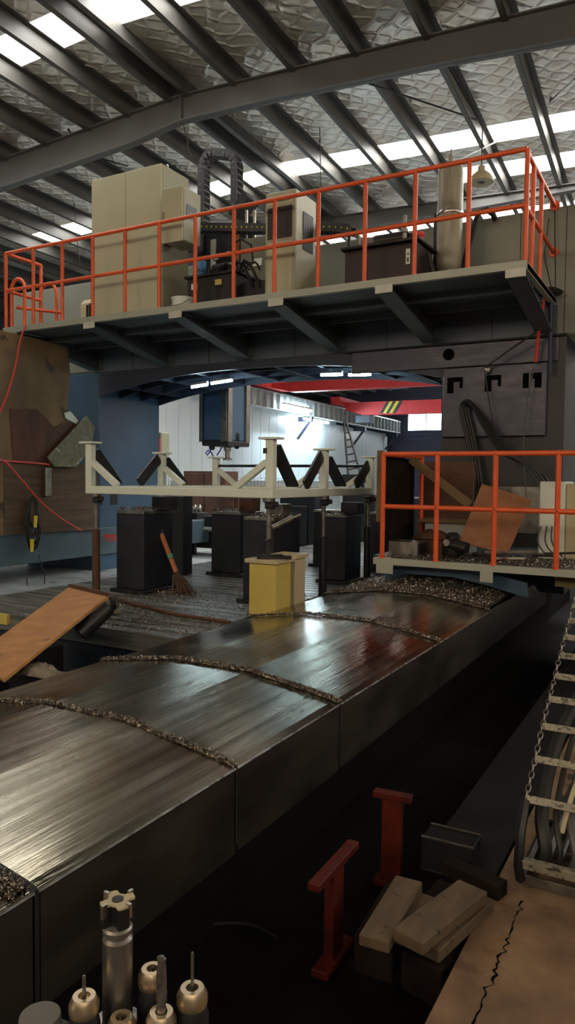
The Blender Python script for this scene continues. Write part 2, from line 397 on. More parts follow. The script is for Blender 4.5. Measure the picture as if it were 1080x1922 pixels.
# rafters (tapered I beams) : bottom profile
def rafter(y, prof, label, topoff=.22, web=.02, fw=.16, shift=0):
    m = MB(B)
    xs_ = [p[0] for p in prof]
    def top(x): return roofz(x) - topoff
    for (xa, za), (xb, zb) in zip(prof[:-1], prof[1:]):
        ta, tb = top(xa), top(xb)
        m.prism([(xa, za), (xb, zb), (xb, tb), (xa, ta)], 1, y-web/2, y+web/2)
        m.prism([(xa, za), (xb, zb), (xb, zb+.02), (xa, za+.02)], 1, y-fw/2, y+fw/2)
        m.prism([(xa, ta-.02), (xb, tb-.02), (xb, tb), (xa, ta)], 1, y-fw/2, y+fw/2)
    for x in (-6.92,):
        m.box(x-.015, x+.015, y-fw/2, y+fw/2, 7.27, top(x))
    return tag(m.build('roof_rafter', M['rafter']), label, 'roof beam', 'steel rafters of the hall')
prof1 = [(XL2, 5.8), (Xl, 6.45), (-10.97, 6.84), (-7.9, 7.09), (-6.92, 7.25), (-5.05, 7.23), (-2.7, 7.16), (-1, 7.06), (3, 6.9), (Xr, 6.5)]
rafter(10.0, prof1, 'nearest dark steel rafter crossing the roof above the machine')
prof2 = [(XL2, 5.9), (-7.1, 7.26), (-4.78, 7.3), (-1.6, 7.4), (3, 7.2), (Xr, 6.8)]
rafter(16.0, prof2, 'second steel rafter, seen behind the upper railing at right')
rafter(22.5, [(XL2, 5.9), (-7.1, 7.3), (Xr, 6.8)], 'third steel rafter, far down the hall')
rafter(29, [(XL2, 5.9), (-7.1, 7.3), (Xr, 6.8)], 'fourth steel rafter, far down the hall')
rafter(36, [(XL2, 5.9), (-7.1, 7.3), (Xr, 6.8)], 'farthest steel rafter before the end wall')
# knee stays between purlins and the first rafter
def stay(pa, pb, label, r=.012, mt='purlin'):
    m = MB(); m.tube([pa, pb], r, 6); return tag(m.build('brace_rod', M[mt]), label, 'rod', 'bracing rods of the roof')
stay(onY(305, 172, 9.9), onY(345, 228, 9.85), 'short stay on the near rafter beside the ridge purlins', .02)
stay(onY(128, 242, 9.6), onY(155, 285, 9.75), 'short stay on the near rafter at the far left', .02)
stay(onY(687, 155, 10), onZ(905, 228, 7.6), 'dark bracing rod slanting from near rafter to skylight strip', .015, 'black')
stay(onY(970, 245, 14), onY(1080, 277, 16), 'pale bracing rod right of the hanging lamp', .014, 'girder')
stay(onY(865, 300, 12.5), onY(972, 246, 14), 'pale bracing rod slanting up behind the hanging lamp', .014, 'girder')
stay(onY(620, 320, 14), onY(670, 344, 14.6), 'pale rod running down towards the second rafter', .014, 'girder')
stay(onY(1030, 193, 13), onY(1080, 148, 10.2), 'dark bracing rod near the right edge of the roof', .014, 'black')
stay(onZ(160, 122, 7.6), onZ(295, 166, 7.6), 'thin tie rod between the left purlins', .01)
stay(onZ(140, 283, 7.3), onZ(240, 312, 7.2), 'sagging thin tie rod above the tall cabinet', .012, 'black')
for (a, c, Yh, l) in (((599, 178), (603, 350), 12, 'long hanger rod above the cooling unit'), ((133, 318), (150, 500), 12, 'long hanger rod left of the tall cabinet'), ((343, 228), (360, 300), 9.9, 'hanger rod below the rafter kink')):
    stay(onY(*a, Yh), onY(*c, Yh), l, .009, 'cable_grey')
# pendant lamp
p = onY(904, 340, 10.0)
rt = thing('pendant_lamp', p, 'bell-shaped cream hanging lamp behind the upper right railing', 'lamp')
m = MB(); m.lathe(p + Vector((0, 0, -.02)), [(.165, 0), (.165, .015), (.15, .06), (.12, .10), (.075, .14), (.05, .15), (.05, .21), (.02, .23)], 24); m.build('lamp_shade', M['cream'], rt)
m = MB(); m.tube([p+Vector((0, 0, .22)), p+Vector((0, 0, .7)), B((-2.9, 10.3, 7.62))], .008, 6); m.build('cord', M['black'], rt)
m = MB(); m.lathe(p+Vector((0, 0, -.035)), [(.01, 0), (.05, .012), (.06, .05), (.03, .1)], 14); m.build('bulb', M['glass_d'], rt)

# crane runway on the left wall
GX = -14.3
rt = thing('crane_runway', B((GX, 27, 0)), 'grey crane runway girder with stiffeners along the white wall', 'crane runway')
m = MB(B); m.box(GX-.01, GX+.01, 22, 44, 4.45, 5.1); m.box(GX-.15, GX+.15, 22, 44, 5.1, 5.13); m.box(GX-.15, GX+.15, 22, 44, 4.42, 4.45); m.build('girder', M['girder'], rt)
for i in range(38): y = 22.4+i*.58; m = MB(B); m.box(GX, GX+.15, y-.01, y+.01, 4.45, 5.1); m.build('stiffener', M['girder'], rt)
for y in (24, 31, 38, 43.5):
    m = MB(B); m.box(-14.9, GX+.1, y-.1, y+.1, 4.2, 4.42); m.obox((-14.95, y, 3.4), (GX, y, 4.25), .1, .1); m.build('bracket', M['bluedark'], rt)
m = MB(B); m.box(GX-.03, GX+.03, 22, 44, 5.13, 5.19); m.build('rail', M['steel_d'], rt)
def crane(y, z0, z1, xw, label, dx0=-14.0):
    rt = thing('bridge_crane', B((dx0, y, z0)), label, 'crane', 'red overhead cranes')
    m = MB(B); m.prism([(dx0, z0+.25), (dx0+1.0, z0), (Xr-.4, z0), (Xr-.4, z1), (dx0, z1)], 1, y-.2, y+.2); gd = m.build('bridge_girder', M['red'], rt)
    m = MB(B); m.box(dx0-.35, dx0+.15, y-1.3, y+1.3, 5.2, 5.55); m.build('end_carriage', M['red'], rt)
    return gd
crane(26.5, 5.0, 5.38, 0, 'nearer red crane bridge seen under the gantry arch')
gd = crane(34.5, 4.72, 5.36, 0, 'farther red crane bridge with black and yellow stripes', -13.9)
for i, k in enumerate(('black', 'yellowp', 'black', 'yellowp', 'black')):
    x = -12.1+i*.16; m = MB(B); m.prism([(x, 4.78), (x+.16, 4.78), (x+.5, 5.34), (x+.34, 5.34)], 1, 34.28, 34.3); m.build('stripe', M[k], gd)
# hoist on crane 2
m = MB(B); m.box(-13.3, -12.6, 34.2, 34.9, 4.35, 4.7); m.build('hoist', M['bluedark'], gd.parent)
# tube lamps at the wall
def tube_lamp(p0, p1, label, fn=I, r=.018, grp='tube lamps', mt='tube'):
    p0, p1 = Vector(p0), Vector(p1)
    mid = fn((p0+p1)/2)
    rt = thing('tube_lamp', mid, label, 'lamp', grp)
    m = MB(fn); m.obox(p0+Vector((0, 0, r*2.2)), p1+Vector((0, 0, r*2.2)), r*3, r*2); ft = m.build('fitting', M['girder'], rt)
    m = MB(fn); m.tube([p0, p1], r, 8); m.build('tube', M[mt], ft)
tube_lamp((-14.0, 27.6, 4.62), (-14.0, 30.4, 4.62), 'upper tube lamp under the crane runway at the white wall', B, .04, 'tube lamps at the wall', 'walltube')
tube_lamp((-14.4, 30.5, 4.3), (-14.4, 33.3, 4.3), 'lower tube lamp under the crane runway at the white wall', B, .04, 'tube lamps at the wall', 'walltube')

# ------------------------------------------------------------------ gantry
XI, XO = -8.85, -1.42
Y0, Y1 = 9.35, 10.95
g = thing('gantry_machine', (-5.9, 10, 0), 'huge grey and blue portal milling machine spanning the table', 'milling machine')
m = MB(); m.box(-11.0, 1.5, Y0, Y1, 3.34, 4.86, bev=.02); m.build('crossbeam', M['machine'], g)
for x in (-1.98, -1.45): m = MB(); m.box(x-.004, x+.004, Y0-.004, Y0, 3.36, 4.84); m.build('panel_seam', M['black'], g)
m = MB(); m.box(-8.95, -1.52, Y0-.012, Y0+.01, 3.335, 3.70, bev=.004); m.build('lower_band', M['band'], g)
for x in (-8.1, -6.6, -5.1, -3.7, -2.3): m = MB(); m.box(x-.004, x+.004, Y0-.018, Y0-.01, 3.34, 3.70); m.build('panel_seam', M['black'], g)
# arch casting: front web, back web, ribs
def arch(x):
    t = (x-XI)/(-2.96-XI); return 2.92 + .30*(1-abs(2*t-1)**2.4)
N_ = 24; ax = [XI + (-2.96-XI)*i/N_ for i in range(N_+1)]
def web(y0, y1, top=3.34):
    m = MB()
    for a, b_ in zip(ax[:-1], ax[1:]): m.prism([(a, arch(a)), (b_, arch(b_)), (b_, top), (a, top)], 1, y0, y1)
    return m
web(Y0, Y0+.04).build('arch_web', M['archpaint'], g)
web(Y1-.04, Y1).build('arch_web', M['archpaint'], g)
for x in [XI+.5+i*.7 for i in range(8)]:
    m = MB(); m.box(x-.012, x+.012, Y0+.04, Y1-.04, arch(x)+.02, 3.34); m.build('arch_rib', M['archpaint'], g)
for y in (9.85, 10.4):
    m = MB()
    for a, b_ in zip(ax[:-1], ax[1:]): m.prism([(a, arch(a)+.03), (b_, arch(b_)+.03), (b_, 3.34), (a, 3.34)], 1, y, y+.02)
    m.build('arch_rib', M['archpaint'], g)
# left column
m = MB(); m.box(-10.6, XI, Y0, Y1, -.02, 3.34, bev=.02); m.build('column', M['bluepaint'], g)
for ya, yb in ((9.62, 9.8), (9.37, 9.42)): m = MB(); m.box(XI, XI+.006, ya, yb, 1.1, 1.32); m.build('access_port', M['black'], g)
# right column
m = MB()
m.prism([(-2.96, 3.34), (-1.42, 3.34), (-1.42, .6), (-3.05, .6), (-3.05, 1.2), (-2.98, 1.6), (-2.93, 2.0), (-2.93, 2.85), (-2.96, 2.95)], 1, Y0, Y1)
m.build('column', M['coldark'], g)
m = MB(); m.box(-2.90, -1.62, Y0-.06, Y0, 2.14, 3.02, bev=.01); cp = m.build('cover_plate', M['scratch'], g)
m = MB(); m.box(-4.2, -1.50, Y0-.03, Y0, 3.03, 3.32, bev=.01)
cp2 = m.build('cover_plate', M['scratch'], g)
m = MB(); m.lathe((-2.84, Y0-.035, 3.2), [(.075, 0), (.075, .01)], 24, (0, 1, 0)); m.build('port_hole', M['hole'], cp2)
def slot(x0, x1):
    m = MB(); y = Y0-.065
    m.box(x0, x0+.08, y, y+.01, 2.70, 2.90); m.box(x0+.08, x1, y, y+.01, 2.84, 2.90); m.box(x1-.04, x1, y, y+.01, 2.76, 2.86); return m
for a in (-2.84, -2.36): slot(a, a+.2).build('slot', M['hole'], cp)
m = MB(); m.box(-1.90, -1.83, Y0-.065, Y0-.055, 2.72, 2.90); m.box(-1.80, -1.68, Y0-.065, Y0-.055, 2.83, 2.90); m.box(-1.76, -1.68, Y0-.065, Y0-.055, 2.72, 2.84); m.build('slot', M['hole'], cp)
# lower shield at the foot (pale reflective patch) and blue way shoe
m = MB(); m.box(-2.3, -1.65, Y0-.03, Y0, .95, 1.52); m.build('foot_shield', M['steel_d'], g)
m = MB(); m.prism([(-3.3, .5), (-3.3, .58), (-2.62, .68), (-2.1, .68), (-1.4, .58), (-1.2, .5), (-1.2, .40), (-1.45, .40), (-1.5, .47), (-2.12, .57), (-2.62, .57), (-3.22, .48), (-3.25, .40), (-3.3, .40)], 1, 8.2, Y1)
m.build('way_shoe', M['bluepaint'], g)
m = MB(); m.prism([(-2.85, .50), (-2.85, .64), (-2.45, .72), (-1.9, .72), (-1.4, .62), (-1.38, .48), (-1.5, .50), (-1.75, .56), (-2.12, .62), (-2.62, .62)], 1, 7.25, 7.3); m.build('wiper_fascia', M['bluepaint'], g)
m = MB(); m.box(-3.25, -1.25, 7.9, Y1, .60, .72); m.build('carriage_base', M['bluedark'], g)
# left carriage and ply covers sit on it
m = MB(); m.box(-10.7, -8.80, 6.2, 12.5, .26, .72, bev=.01); m.build('way_shoe', M['teal'], g)
# upper deck
DZ = 3.78
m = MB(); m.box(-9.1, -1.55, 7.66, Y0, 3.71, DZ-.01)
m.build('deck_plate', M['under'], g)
m = MB(); m.box(-9.1, -1.55, 7.6, 7.66, 3.70, DZ); m.box(-9.1, -9.04, 7.66, Y0, 3.70, DZ); m.box(-1.61, -1.55, 7.66, Y0, 3.70, DZ); m.build('deck_edge', M['deckedge'], g)
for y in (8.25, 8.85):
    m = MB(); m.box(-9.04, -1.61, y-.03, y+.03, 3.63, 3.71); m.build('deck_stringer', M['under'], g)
for x in (-8.85, -7.37, -5.89, -4.41, -3.05, -1.65):
    m = MB()
    m.prism([(7.66, 3.70), (Y0, 3.70), (Y0, 3.36), (9.2, 3.36), (7.66, 3.64)], 0, x-.008, x+.008)
    w2 = .10 if x > -8.8 else .08
    m.prism([(7.66, 3.625), (9.22, 3.345), (9.22, 3.36), (7.66, 3.64)], 0, x-w2, x+w2)
    m.box(x-w2-.02, x+w2+.02, Y0-.02, Y0, 3.36, 3.70)
    br = m.build('deck_bracket', M['under'], g)
    m = MB(); m.box(x-.1, x+.1, 7.585, 7.60, 3.62, 3.705) if x > -8.8 else m.box(x-.01, x+.01, 7.6, 7.62, 3.65, 3.7)
    m.build('edge_tab', M['tab'], g)
    for dx in (-.07, .07):
        m = MB(); m.lathe((x+dx, Y0-.03, 3.39), [(.013, 0), (.013, .02)], 8, (0, 1, 0)); m.build('bolt', M['black'], br)
# conduit strip between beam and column
m = MB(); m.tube([(-4.3, Y0-.05, 3.325), (-1.4, Y0-.05, 3.335)], .012, 6); m.build('conduit', M['black'], g)
# lower right deck
LZ = .79
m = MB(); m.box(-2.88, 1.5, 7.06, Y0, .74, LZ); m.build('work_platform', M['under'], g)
m = MB(); m.box(-2.88, 1.5, 7.0, 7.06, .73, LZ+.005); m.box(-2.88, -2.82, 7.06, Y0, .73, LZ+.005)
m.box(-2.84, -2.66, 6.985, 7.0, .64, .74); m.box(-1.78, -1.66, 6.985, 7.0, .63, .73)
m.build('platform_edge', M['deckedge'], g)
for xa, xb in ((-1.15, -.95), (-.86, -.72)): m = MB(); m.box(xa, xb, 7.3, 7.5, .6, .73); m.build('platform_foot', M['yellow_d'], g)

# railings ------------------------------------------------------------
pr = .025
rt = thing('safety_railing', (-5, 7.63, DZ), 'orange tube railing along the upper machine deck', 'railing', None)
H = 1.09
fx = [-1.57-.5765*k for k in range(14)]
for x in fx:
    m = MB(); m.tube([(x, 7.63, DZ-.02), (x, 7.63, DZ+H)], pr, 10); m.build('post', M['orange'], rt)
for h in (H, H*.5):
    m = MB(); m.tube([(fx[-1], 7.63, DZ+h), (fx[0], 7.63, DZ+h)], pr, 10); m.build('rail', M['orange'], rt)
for x, yy in ((fx[0]-.02, (8.05, 8.5)), (fx[-1], (8.3,))):
    for h in (H, H*.5):
        m = MB(); ye = Y0-.01 if x > -3 else 8.3; m.tube([(x, 7.63, DZ+h), (x, ye, DZ+h)], pr, 10)
        if x > -3: m.lathe((x, Y0-.03, DZ+h), [(.06, 0), (.06, .03)], 12, (0, 1, 0))
        m.build('rail', M['orange'], rt)
    for y in yy:
        m = MB(); m.tube([(x, y, DZ-.02), (x, y, DZ+H)], pr, 10); m.build('post', M['orange'], rt)
# ladder hoops at left end
rt2 = thing('ladder_handrail', (-9.1, 8.0, DZ), 'pair of orange hoops for the ladder at the left deck end', 'handrail')
for (xa, xb, y) in ((-9.2, -8.92, 7.85), (onY(76, 560, 8.35).x, onY(106, 560, 8.35).x, 8.35)):
    pts = [(xa, y, DZ-.02), (xa, y, DZ+.62)]
    c = ((xa+xb)/2, DZ+.62); r = (xb-xa)/2
    for k in range(1, 9): a = math.pi*(1-k/9); pts.append((c[0]+r*math.cos(a), y, c[1]+r*math.sin(a)*1.1))
    pts += [(xb, y, DZ+.62), (xb, y, DZ-.02)]
    m = MB(); m.tube(pts, pr, 10); m.build('hoop', M['orange'], rt2)
m = MB(); m.tube([(-9.1, 7.85, DZ+.35), (-8.75, 8.4, DZ+.35)], pr, 8); m.build('cross_tube', M['orange'], rt2)

rt = thing('safety_railing', (-1, 7.03, LZ), 'orange tube railing in front of the low right platform', 'railing')
H2 = 1.06
lx = [-2.80+.565*k for k in range(8)]
for x in lx:
    m = MB(); m.tube([(x, 7.04, LZ-.02), (x, 7.04, LZ+H2)], pr, 12); m.lathe((x, 7.04, LZ), [(.045, 0), (.045, .006)], 12); m.build('post', M['orange'], rt)
for h in (H2, H2*.5):
    m = MB(); m.tube([(lx[0], 7.04, LZ+h), (lx[-1], 7.04, LZ+h)], pr, 12); m.build('rail', M['orange'], rt)
m = MB(); m.tube([(-2.72, 8.0, LZ), (-2.72, 8.0, LZ+H2)], pr, 10); m.build('post', M['orange'], rt)
m = MB(); m.tube([(-2.80, 7.04, LZ+H2), (-2.72, 8.0, LZ+H2)], pr, 10); m.build('rail', M['orange'], rt)

# tube lamps under arch
for (a, b_, lab) in (((360, 727), (390, 722), 'leftmost lit tube lamp under the gantry arch'), ((397, 720), (436, 714), 'second lit tube lamp from the left under the gantry arch'),
                     ((603, 704), (643, 703), 'third lit tube lamp from the left under the gantry arch'), ((655, 704), (696, 703), 'rightmost lit tube lamp under the gantry arch')):
    tube_lamp(onY(*a, 9.85), onY(*b_, 9.85), lab, grp='tube lamps under the arch')

# ------------------------------------------------------------------ ram / spindle head behind the beam
rt = thing('milling_head', (-8, 12, 1.95), 'blue square milling ram with spindle hanging under the gantry', 'milling head')
m = MB(); m.box(-8.42, -7.86, 11.75, 12.45, 2.30, 6.2, bev=.02); m.build('ram', M['bluepaint'], rt)
for (x0, x1, y0, y1) in ((-8.50, -8.42, 11.72, 11.86), (-7.98, -7.86, 11.70, 11.75), (-7.86, -7.82, 11.72, 11.86), (-7.86, -7.82, 12.36, 12.5)):
    m = MB(); m.box(x0, x1, y0, y1, 2.28, 6.2); m.build('guide_rail', M['steel_d'], rt)
m = MB(); m.box(-8.44, -7.82, 11.72, 12.5, 2.2, 2.30, bev=.02); m.build('ram_flange', M['blacksteel'], rt)
m = MB(); m.lathe((-8.02, 12.0, 1.93), [(.09, 0), (.09, .03), (.05, .05), (.05, .17), (.07, .18), (.07, .24), (.1, .25), (.1, .3)], 20); m.build('spindle', M['steel_d'], rt)
m = MB(); m.lathe((-8.25, 11.8, 2.12), [(.04, 0), (.06, .03), (.06, .1)], 12); m.build('lubricator', M['blacksteel'], rt)
m = MB(); m.lathe((-7.87, 12.1, 2.15), [(.03, 0), (.05, .03), (.05, .3), (.03, .32)], 12); m.build('lubricator', M['blacksteel'], rt)
m = MB()
m.tube([(-8.22, 11.78, 2.2), (-8.25, 11.75, 2.1), (-8.32, 11.75, 2.02), (-8.36, 11.75, 2.06), (-8.3, 11.75, 2.12), (-8.22, 11.75, 2.06), (-8.18, 11.75, 1.98)], .014, 6)
m.tube([(-8.02, 11.8, 2.18), (-8.05, 11.78, 2.1), (-8.12, 11.78, 2.02)], .014, 6); m.build('coolant_hose', M['purple'], rt)
m = MB(); m.box(-8.7, -7.4, 11.0, 11.7, 3.3, 5.6, bev=.03); m.build('saddle', M['bluedark'], rt)

# head saddle above the deck behind power unit (visible between cabinets)
rt = thing('saddle_drive', (-5.9, 9.7, 4.86), 'dark vertical drive housing with steel rods on the crossbeam', 'drive unit')
def bxp(m, pa, pb, Y, d, bev=.005):
    a = onY(*pa, Y); b_ = onY(*pb, Y); return m.box(a.x, b_.x, Y, Y+d, min(a.z, b_.z), max(a.z, b_.z), bev=bev)
m = MB(); bxp(m, (385, 455), (500, 520), 9.32, -.3)
bxp(m, (380, 432), (395, 520), 9.1, .2)
m.build('housing', M['blacksteel'], rt)
m = MB(); bxp(m, (395, 450), (404, 505), 8.9, .03); m.build('strip', M['white'], rt)
m = MB(); bxp(m, (440, 432), (449, 500), 8.9, .03); m.build('wooden_slat', M['ply_or'], rt)
for px_ in (463, 478):
    a = onY(px_, 395, 8.95); m = MB(); m.tube([(a.x, 8.95, 4.45), (a.x, 8.95, a.z)], .022, 12); m.build('rod', M['steel'], rt)
m = MB(); bxp(m, (452, 450), (499, 540), 8.8, .1); m.build('panel', M['machine'], rt)
m = MB(); p = onY(458, 385, 9.0); m.prism([(p.x-.2, p.z-.12), (p.x-.12, p.z-.15), (p.x+.14, p.z+.05), (p.x+.05, p.z+.17)], 1, 8.9, 9.2); m.build('cover', M['blacksteel'], rt)
m = MB(); p = onY(482, 493, 8.75); m.box(p.x-.07, p.x+.07, 8.76, 8.79, p.z-.04, p.z+.06); m.build('notice', M['white'], rt)

# ------------------------------------------------------------------ deck equipment
def seam(m, x0, x1, y, z0, z1): m.box(x0, x1, y-.002, y+.001, z0, z1)
rt = thing('electrical_cabinet', (-7.08, 8.3, DZ), 'tall beige two-door electrical cabinet on the upper deck', 'cabinet')
m = MB(); m.box(-7.72, -6.45, 8.03, 8.62, DZ, 5.82, bev=.01); m.build('body', M['beige_d'], rt)
for (x0, x1) in ((-7.715, -7.085), (-7.078, -6.455)):
    m = MB(); m.box(x0, x1, 8.0, 8.03, DZ+.04, 5.815, bev=.006); dr = m.build('door', M['beige'], rt)
m = MB(); m.box(-7.07, -7.04, 7.985, 8.0, 4.85, 5.05, bev=.005); m.build('handle', M['beige_d'], dr)
for x in (-7.65, -6.52):
    m = MB(); pts = [(x+.03*math.cos(a), 8.2, 5.85+.03*math.sin(a)) for a in [k*math.pi/4 for k in range(9)]]; m.tube(pts, .007, 6); m.build('lifting_eye', M['steel'], rt)
rt = thing('control_box', (-6.1, 8.0, 4.65), 'small beige control box hung beside the tall cabinet', 'control box')
m = MB(); m.box(-6.28, -5.95, 7.84, 8.22, 4.68, 5.37, bev=.01); m.build('body', M['beige_d'], rt)
m = MB(); m.box(-6.3, -5.96, 7.82, 7.845, 4.67, 5.375, bev=.005); dr = m.build('door', M['beige'], rt)
m = MB(); m.box(-6.27, -6.25, 7.805, 7.82, 4.95, 5.08, bev=.004); m.build('latch', M['steel_d'], dr)
m = MB(); m.box(-5.95, -5.945, 7.9, 8.12, 4.98, 5.16); m.build('window_pane', M['glass_d'], rt)
for za in (4.75, 5.15): m = MB(); m.box(-6.45, -6.28, 8.05, 8.2, za, za+.1); m.build('bracket', M['blacksteel'], rt)
rt = thing('cooling_unit', (-4.55, 8.2, DZ), 'beige cabinet cooling unit with dark filter grille on the upper deck', 'cooling unit')
m = MB(); m.box(-4.76, -4.35, 7.96, 8.5, DZ, 5.10, bev=.012); m.build('body', M['beige'], rt)
m = MB(); m.box(-4.765, -4.345, 7.93, 7.962, DZ+.03, 5.08, bev=.01); m.build('front_frame', M['beige_d'], rt)
m = MB(); m.box(-4.73, -4.385, 7.925, 7.935, 4.52, 4.90); m.build('filter_grille', M['grille'], rt)
m = MB(); m.box(-4.73, -4.385, 7.922, 7.932, DZ+.08, 4.48, bev=.004); m.build('lower_panel', M['beige'], rt)
m = MB(); m.box(-4.73, -4.385, 7.924, 7.932, 4.93, 5.05, bev=.003); up = m.build('upper_panel', M['beige'], rt)
m = MB(); m.lathe((-4.66, 7.905, 4.99), [(.02, 0), (.025, .01), (.025, .02)], 12, (0, 1, 0)); m.build('stop_button', M['hose_red'], up)
m = MB()
for i in range(7): m.box(-4.58+i*.023, -4.565+i*.023, 7.919, 7.924, 4.975, 5.02)
m.box(-4.58, -4.42, 7.919, 7.924, 4.955, 4.965); m.build('green_lettering', M['greenp'], up)
m = MB()
for i in range(9): m.box(-4.345, -4.338, 8.14+i*.03, 8.158+i*.03, 4.42, 4.88)
m.build('side_vents', M['black'], rt)
# hydraulic unit
rt = thing('hydraulic_unit', (-5.6, 8.2, DZ), 'dark hydraulic power unit with hoses between tall cabinet and cooling unit', 'hydraulic unit')
m = MB(); m.box(-5.97, -5.2, 7.95, 8.5, DZ+.02, 4.20, bev=.01); m.box(-6.0, -5.17, 7.92, 8.53, 4.20, 4.23); m.box(-5.2, -4.85, 8.1, 8.45, DZ, 4.1); tk = m.build('tank', M['blacksteel'], rt)
m = MB(); m.box(-5.9, -5.8, 7.94, 7.95, 4.05, 4.13, bev=.004); m.build('label_plate', M['white'], tk)
m = MB(); m.box(-5.52, -5.42, 7.94, 7.95, 4.07, 4.14); m.build('label_plate', M['yellow'], tk)
m = MB(); m.lathe((-5.84, 8.05, 4.23), [(.09, 0), (.09, .2), (.07, .22), (.04, .25)], 18); m.build('oil_filter', M['blueplastic'], rt)
m = MB(); m.tube([(-5.7, 8.2, 4.33), (-5.35, 8.2, 4.33)], .09, 16); m.box(-5.72, -5.3, 8.1, 8.3, 4.23, 4.28); m.build('motor', M['black'], rt)
for i in range(7):
    m = MB(); x = -5.62+i*.075; y = 8.0+random.uniform(-.03, .1)
    pts = [(x, y, 4.23)]
    for k in range(1, 6): t = k/5; pts.append((x+.25*t*random.uniform(.6, 1.2), y+.1*t, 4.23+.12*math.sin(t*3.0)))
    m.tube(pts, .014, 6); m.build('hose', M['rubber'], rt)
for x in (-5.3, -5.12, -5.02):
    m = MB(); m.tube([(x-.15, 8.0, 4.25), (x-.08, 7.98, 4.34), (x, 8.0, 4.28), (x+.06, 8.05, 4.12), (x+.08, 8.1, 4.02)], .022, 6); m.build('hose', M['rubber'], rt)
m = MB()
for (x, z) in ((-5.55, 4.4), (-5.35, 4.42), (-5.25, 4.25)): m.lathe((x, 8.0, z), [(.03, 0), (.035, .02), (.035, .06), (.02, .07)], 10)
m.build('valve', M['steel_d'], rt)
m = MB(); m.tube([(-5.46, 8.2, 4.62), (-5.3, 8.2, 4.70), (-5.14, 8.2, 4.6), (-5.1, 8.2, 4.35)], .015, 6); m.build('hose', M['rubber'], rt)
# bucket
rt = thing('plastic_bucket', (-5.97, 7.83, DZ), 'small white bucket on the deck edge in front of the cabinet', 'bucket')
m = MB(); m.lathe((-5.97, 7.85, DZ), [(.12, 0), (.14, .13), (.15, .13), (.15, .15), (.135, .15), (.115, .02)], 24); pl = m.build('pail', M['white'], rt)
m = MB(); m.tube([(-6.11, 7.83, DZ+.13), (-6.05, 7.72, DZ+.05), (-5.97, 7.70, DZ+.03), (-5.88, 7.72, DZ+.05), (-5.83, 7.83, DZ+.13)], .004, 5); m.build('handle', M['steel_d'], pl)
# black tank
rt = thing('coolant_tank', (-3.3, 8.4, DZ), 'dark brown-black steel tank with pump on the upper deck', 'tank')
m = MB(); m.box(-3.76, -2.86, 8.1, 8.65, DZ, 4.30, bev=.015); tk = m.build('tank', M['grille'], rt)
m = MB(); m.box(-3.80, -2.82, 8.06, 8.69, 4.30, 4.335, bev=.005); m.build('lid', M['blacksteel'], rt)
m = MB(); m.box(-2.99, -2.94, 8.095, 8.1, 4.05, 4.22); m.build('label_plate', M['white'], tk)
m = MB(); m.box(-2.975, -2.955, 8.092, 8.096, 4.07, 4.12); m.box(-2.975, -2.955, 8.092, 8.096, 4.15, 4.17); m.build('label_mark', M['black'], tk)
m = MB(); m.tube([(-3.45, 8.3, 4.42), (-3.05, 8.3, 4.42)], .075, 14); m.tube([(-3.05, 8.3, 4.42), (-2.98, 8.3, 4.42)], .045, 12); m.build('motor', M['blacksteel'], rt)
m = MB(); m.lathe((-2.92, 8.35, 4.335), [(.05, 0), (.05, .08), (.06, .09), (.06, .13), (.03, .14)], 14); m.build('red_cap', M['hose_red'], rt)
m = MB(); m.lathe((-3.05, 8.2, 4.335), [(.03, 0), (.03, .1), (.04, .11), (.04, .15), (.025, .16), (.025, .3)], 12); m.lathe((-3.62, 8.2, 4.335), [(.05, 0), (.05, .03), (.02, .05), (.02, .14)], 12); m.build('pump', M['steel_d'], rt)
m = MB(); m.tube([(-3.6, 8.2, 4.36), (-3.66, 8.3, 4.42), (-3.75, 8.5, 4.5), (-3.85, 8.6, 4.45)], .02, 6); m.tube([(-2.8, 8.3, 4.2), (-2.74, 8.3, 4.0), (-2.7, 8.3, 3.8)], .03, 8); m.build('hose', M['rubber'], rt)
# tall cylinder
rt = thing('pressure_cylinder', (-2.67, 8.7, DZ), 'tall upright metal cylinder with strap behind the railing', 'cylinder')
m = MB(); m.lathe((-2.67, 8.7, DZ+.22), [(.03, 0), (.06, .0), (.07, .05), (.12, .08), (.145, .13), (.15, .2), (.15, 1.22), (.13, 1.29), (.08, 1.33), (.03, 1.35), (.03, 1.42), (.012, 1.43), (.012, 1.5)], 28); m.build('body', M['stainless'], rt)
m = MB(); m.lathe((-2.67, 8.7, 4.72), [(.155, 0), (.158, .005), (.158, .04), (.155, .045)], 28); m.build('strap', M['steel'], rt)
m = MB(); m.box(-2.90, -2.84, 8.8, 8.9, DZ, 4.82); m.box(-2.90, -2.6, 8.82, 8.88, 4.7, 4.78); m.lathe((-2.67, 8.7, DZ), [(.09, 0), (.09, .02), (.04, .04), (.04, .24)], 14); m.build('stand', M['blacksteel'], rt)
# black hose on deck by cylinder
a = onY(932, 410, 9.3)
m = MB(); m.tube([(-2.28, 9.3, 4.80), (-2.30, 9.25, 4.86), (-2.36, 9.2, 4.90), (-2.44, 9.15, 4.87), (-2.47, 9.1, 4.75), (-2.50, 8.9, 4.4), (-2.52, 8.7, 4.0), (-2.52, 8.6, DZ)], .035, 10)
tag(m.build('thick_hose', M['rubber']), 'thick black hose arching from the beam to the deck right of the cylinder', 'hose')
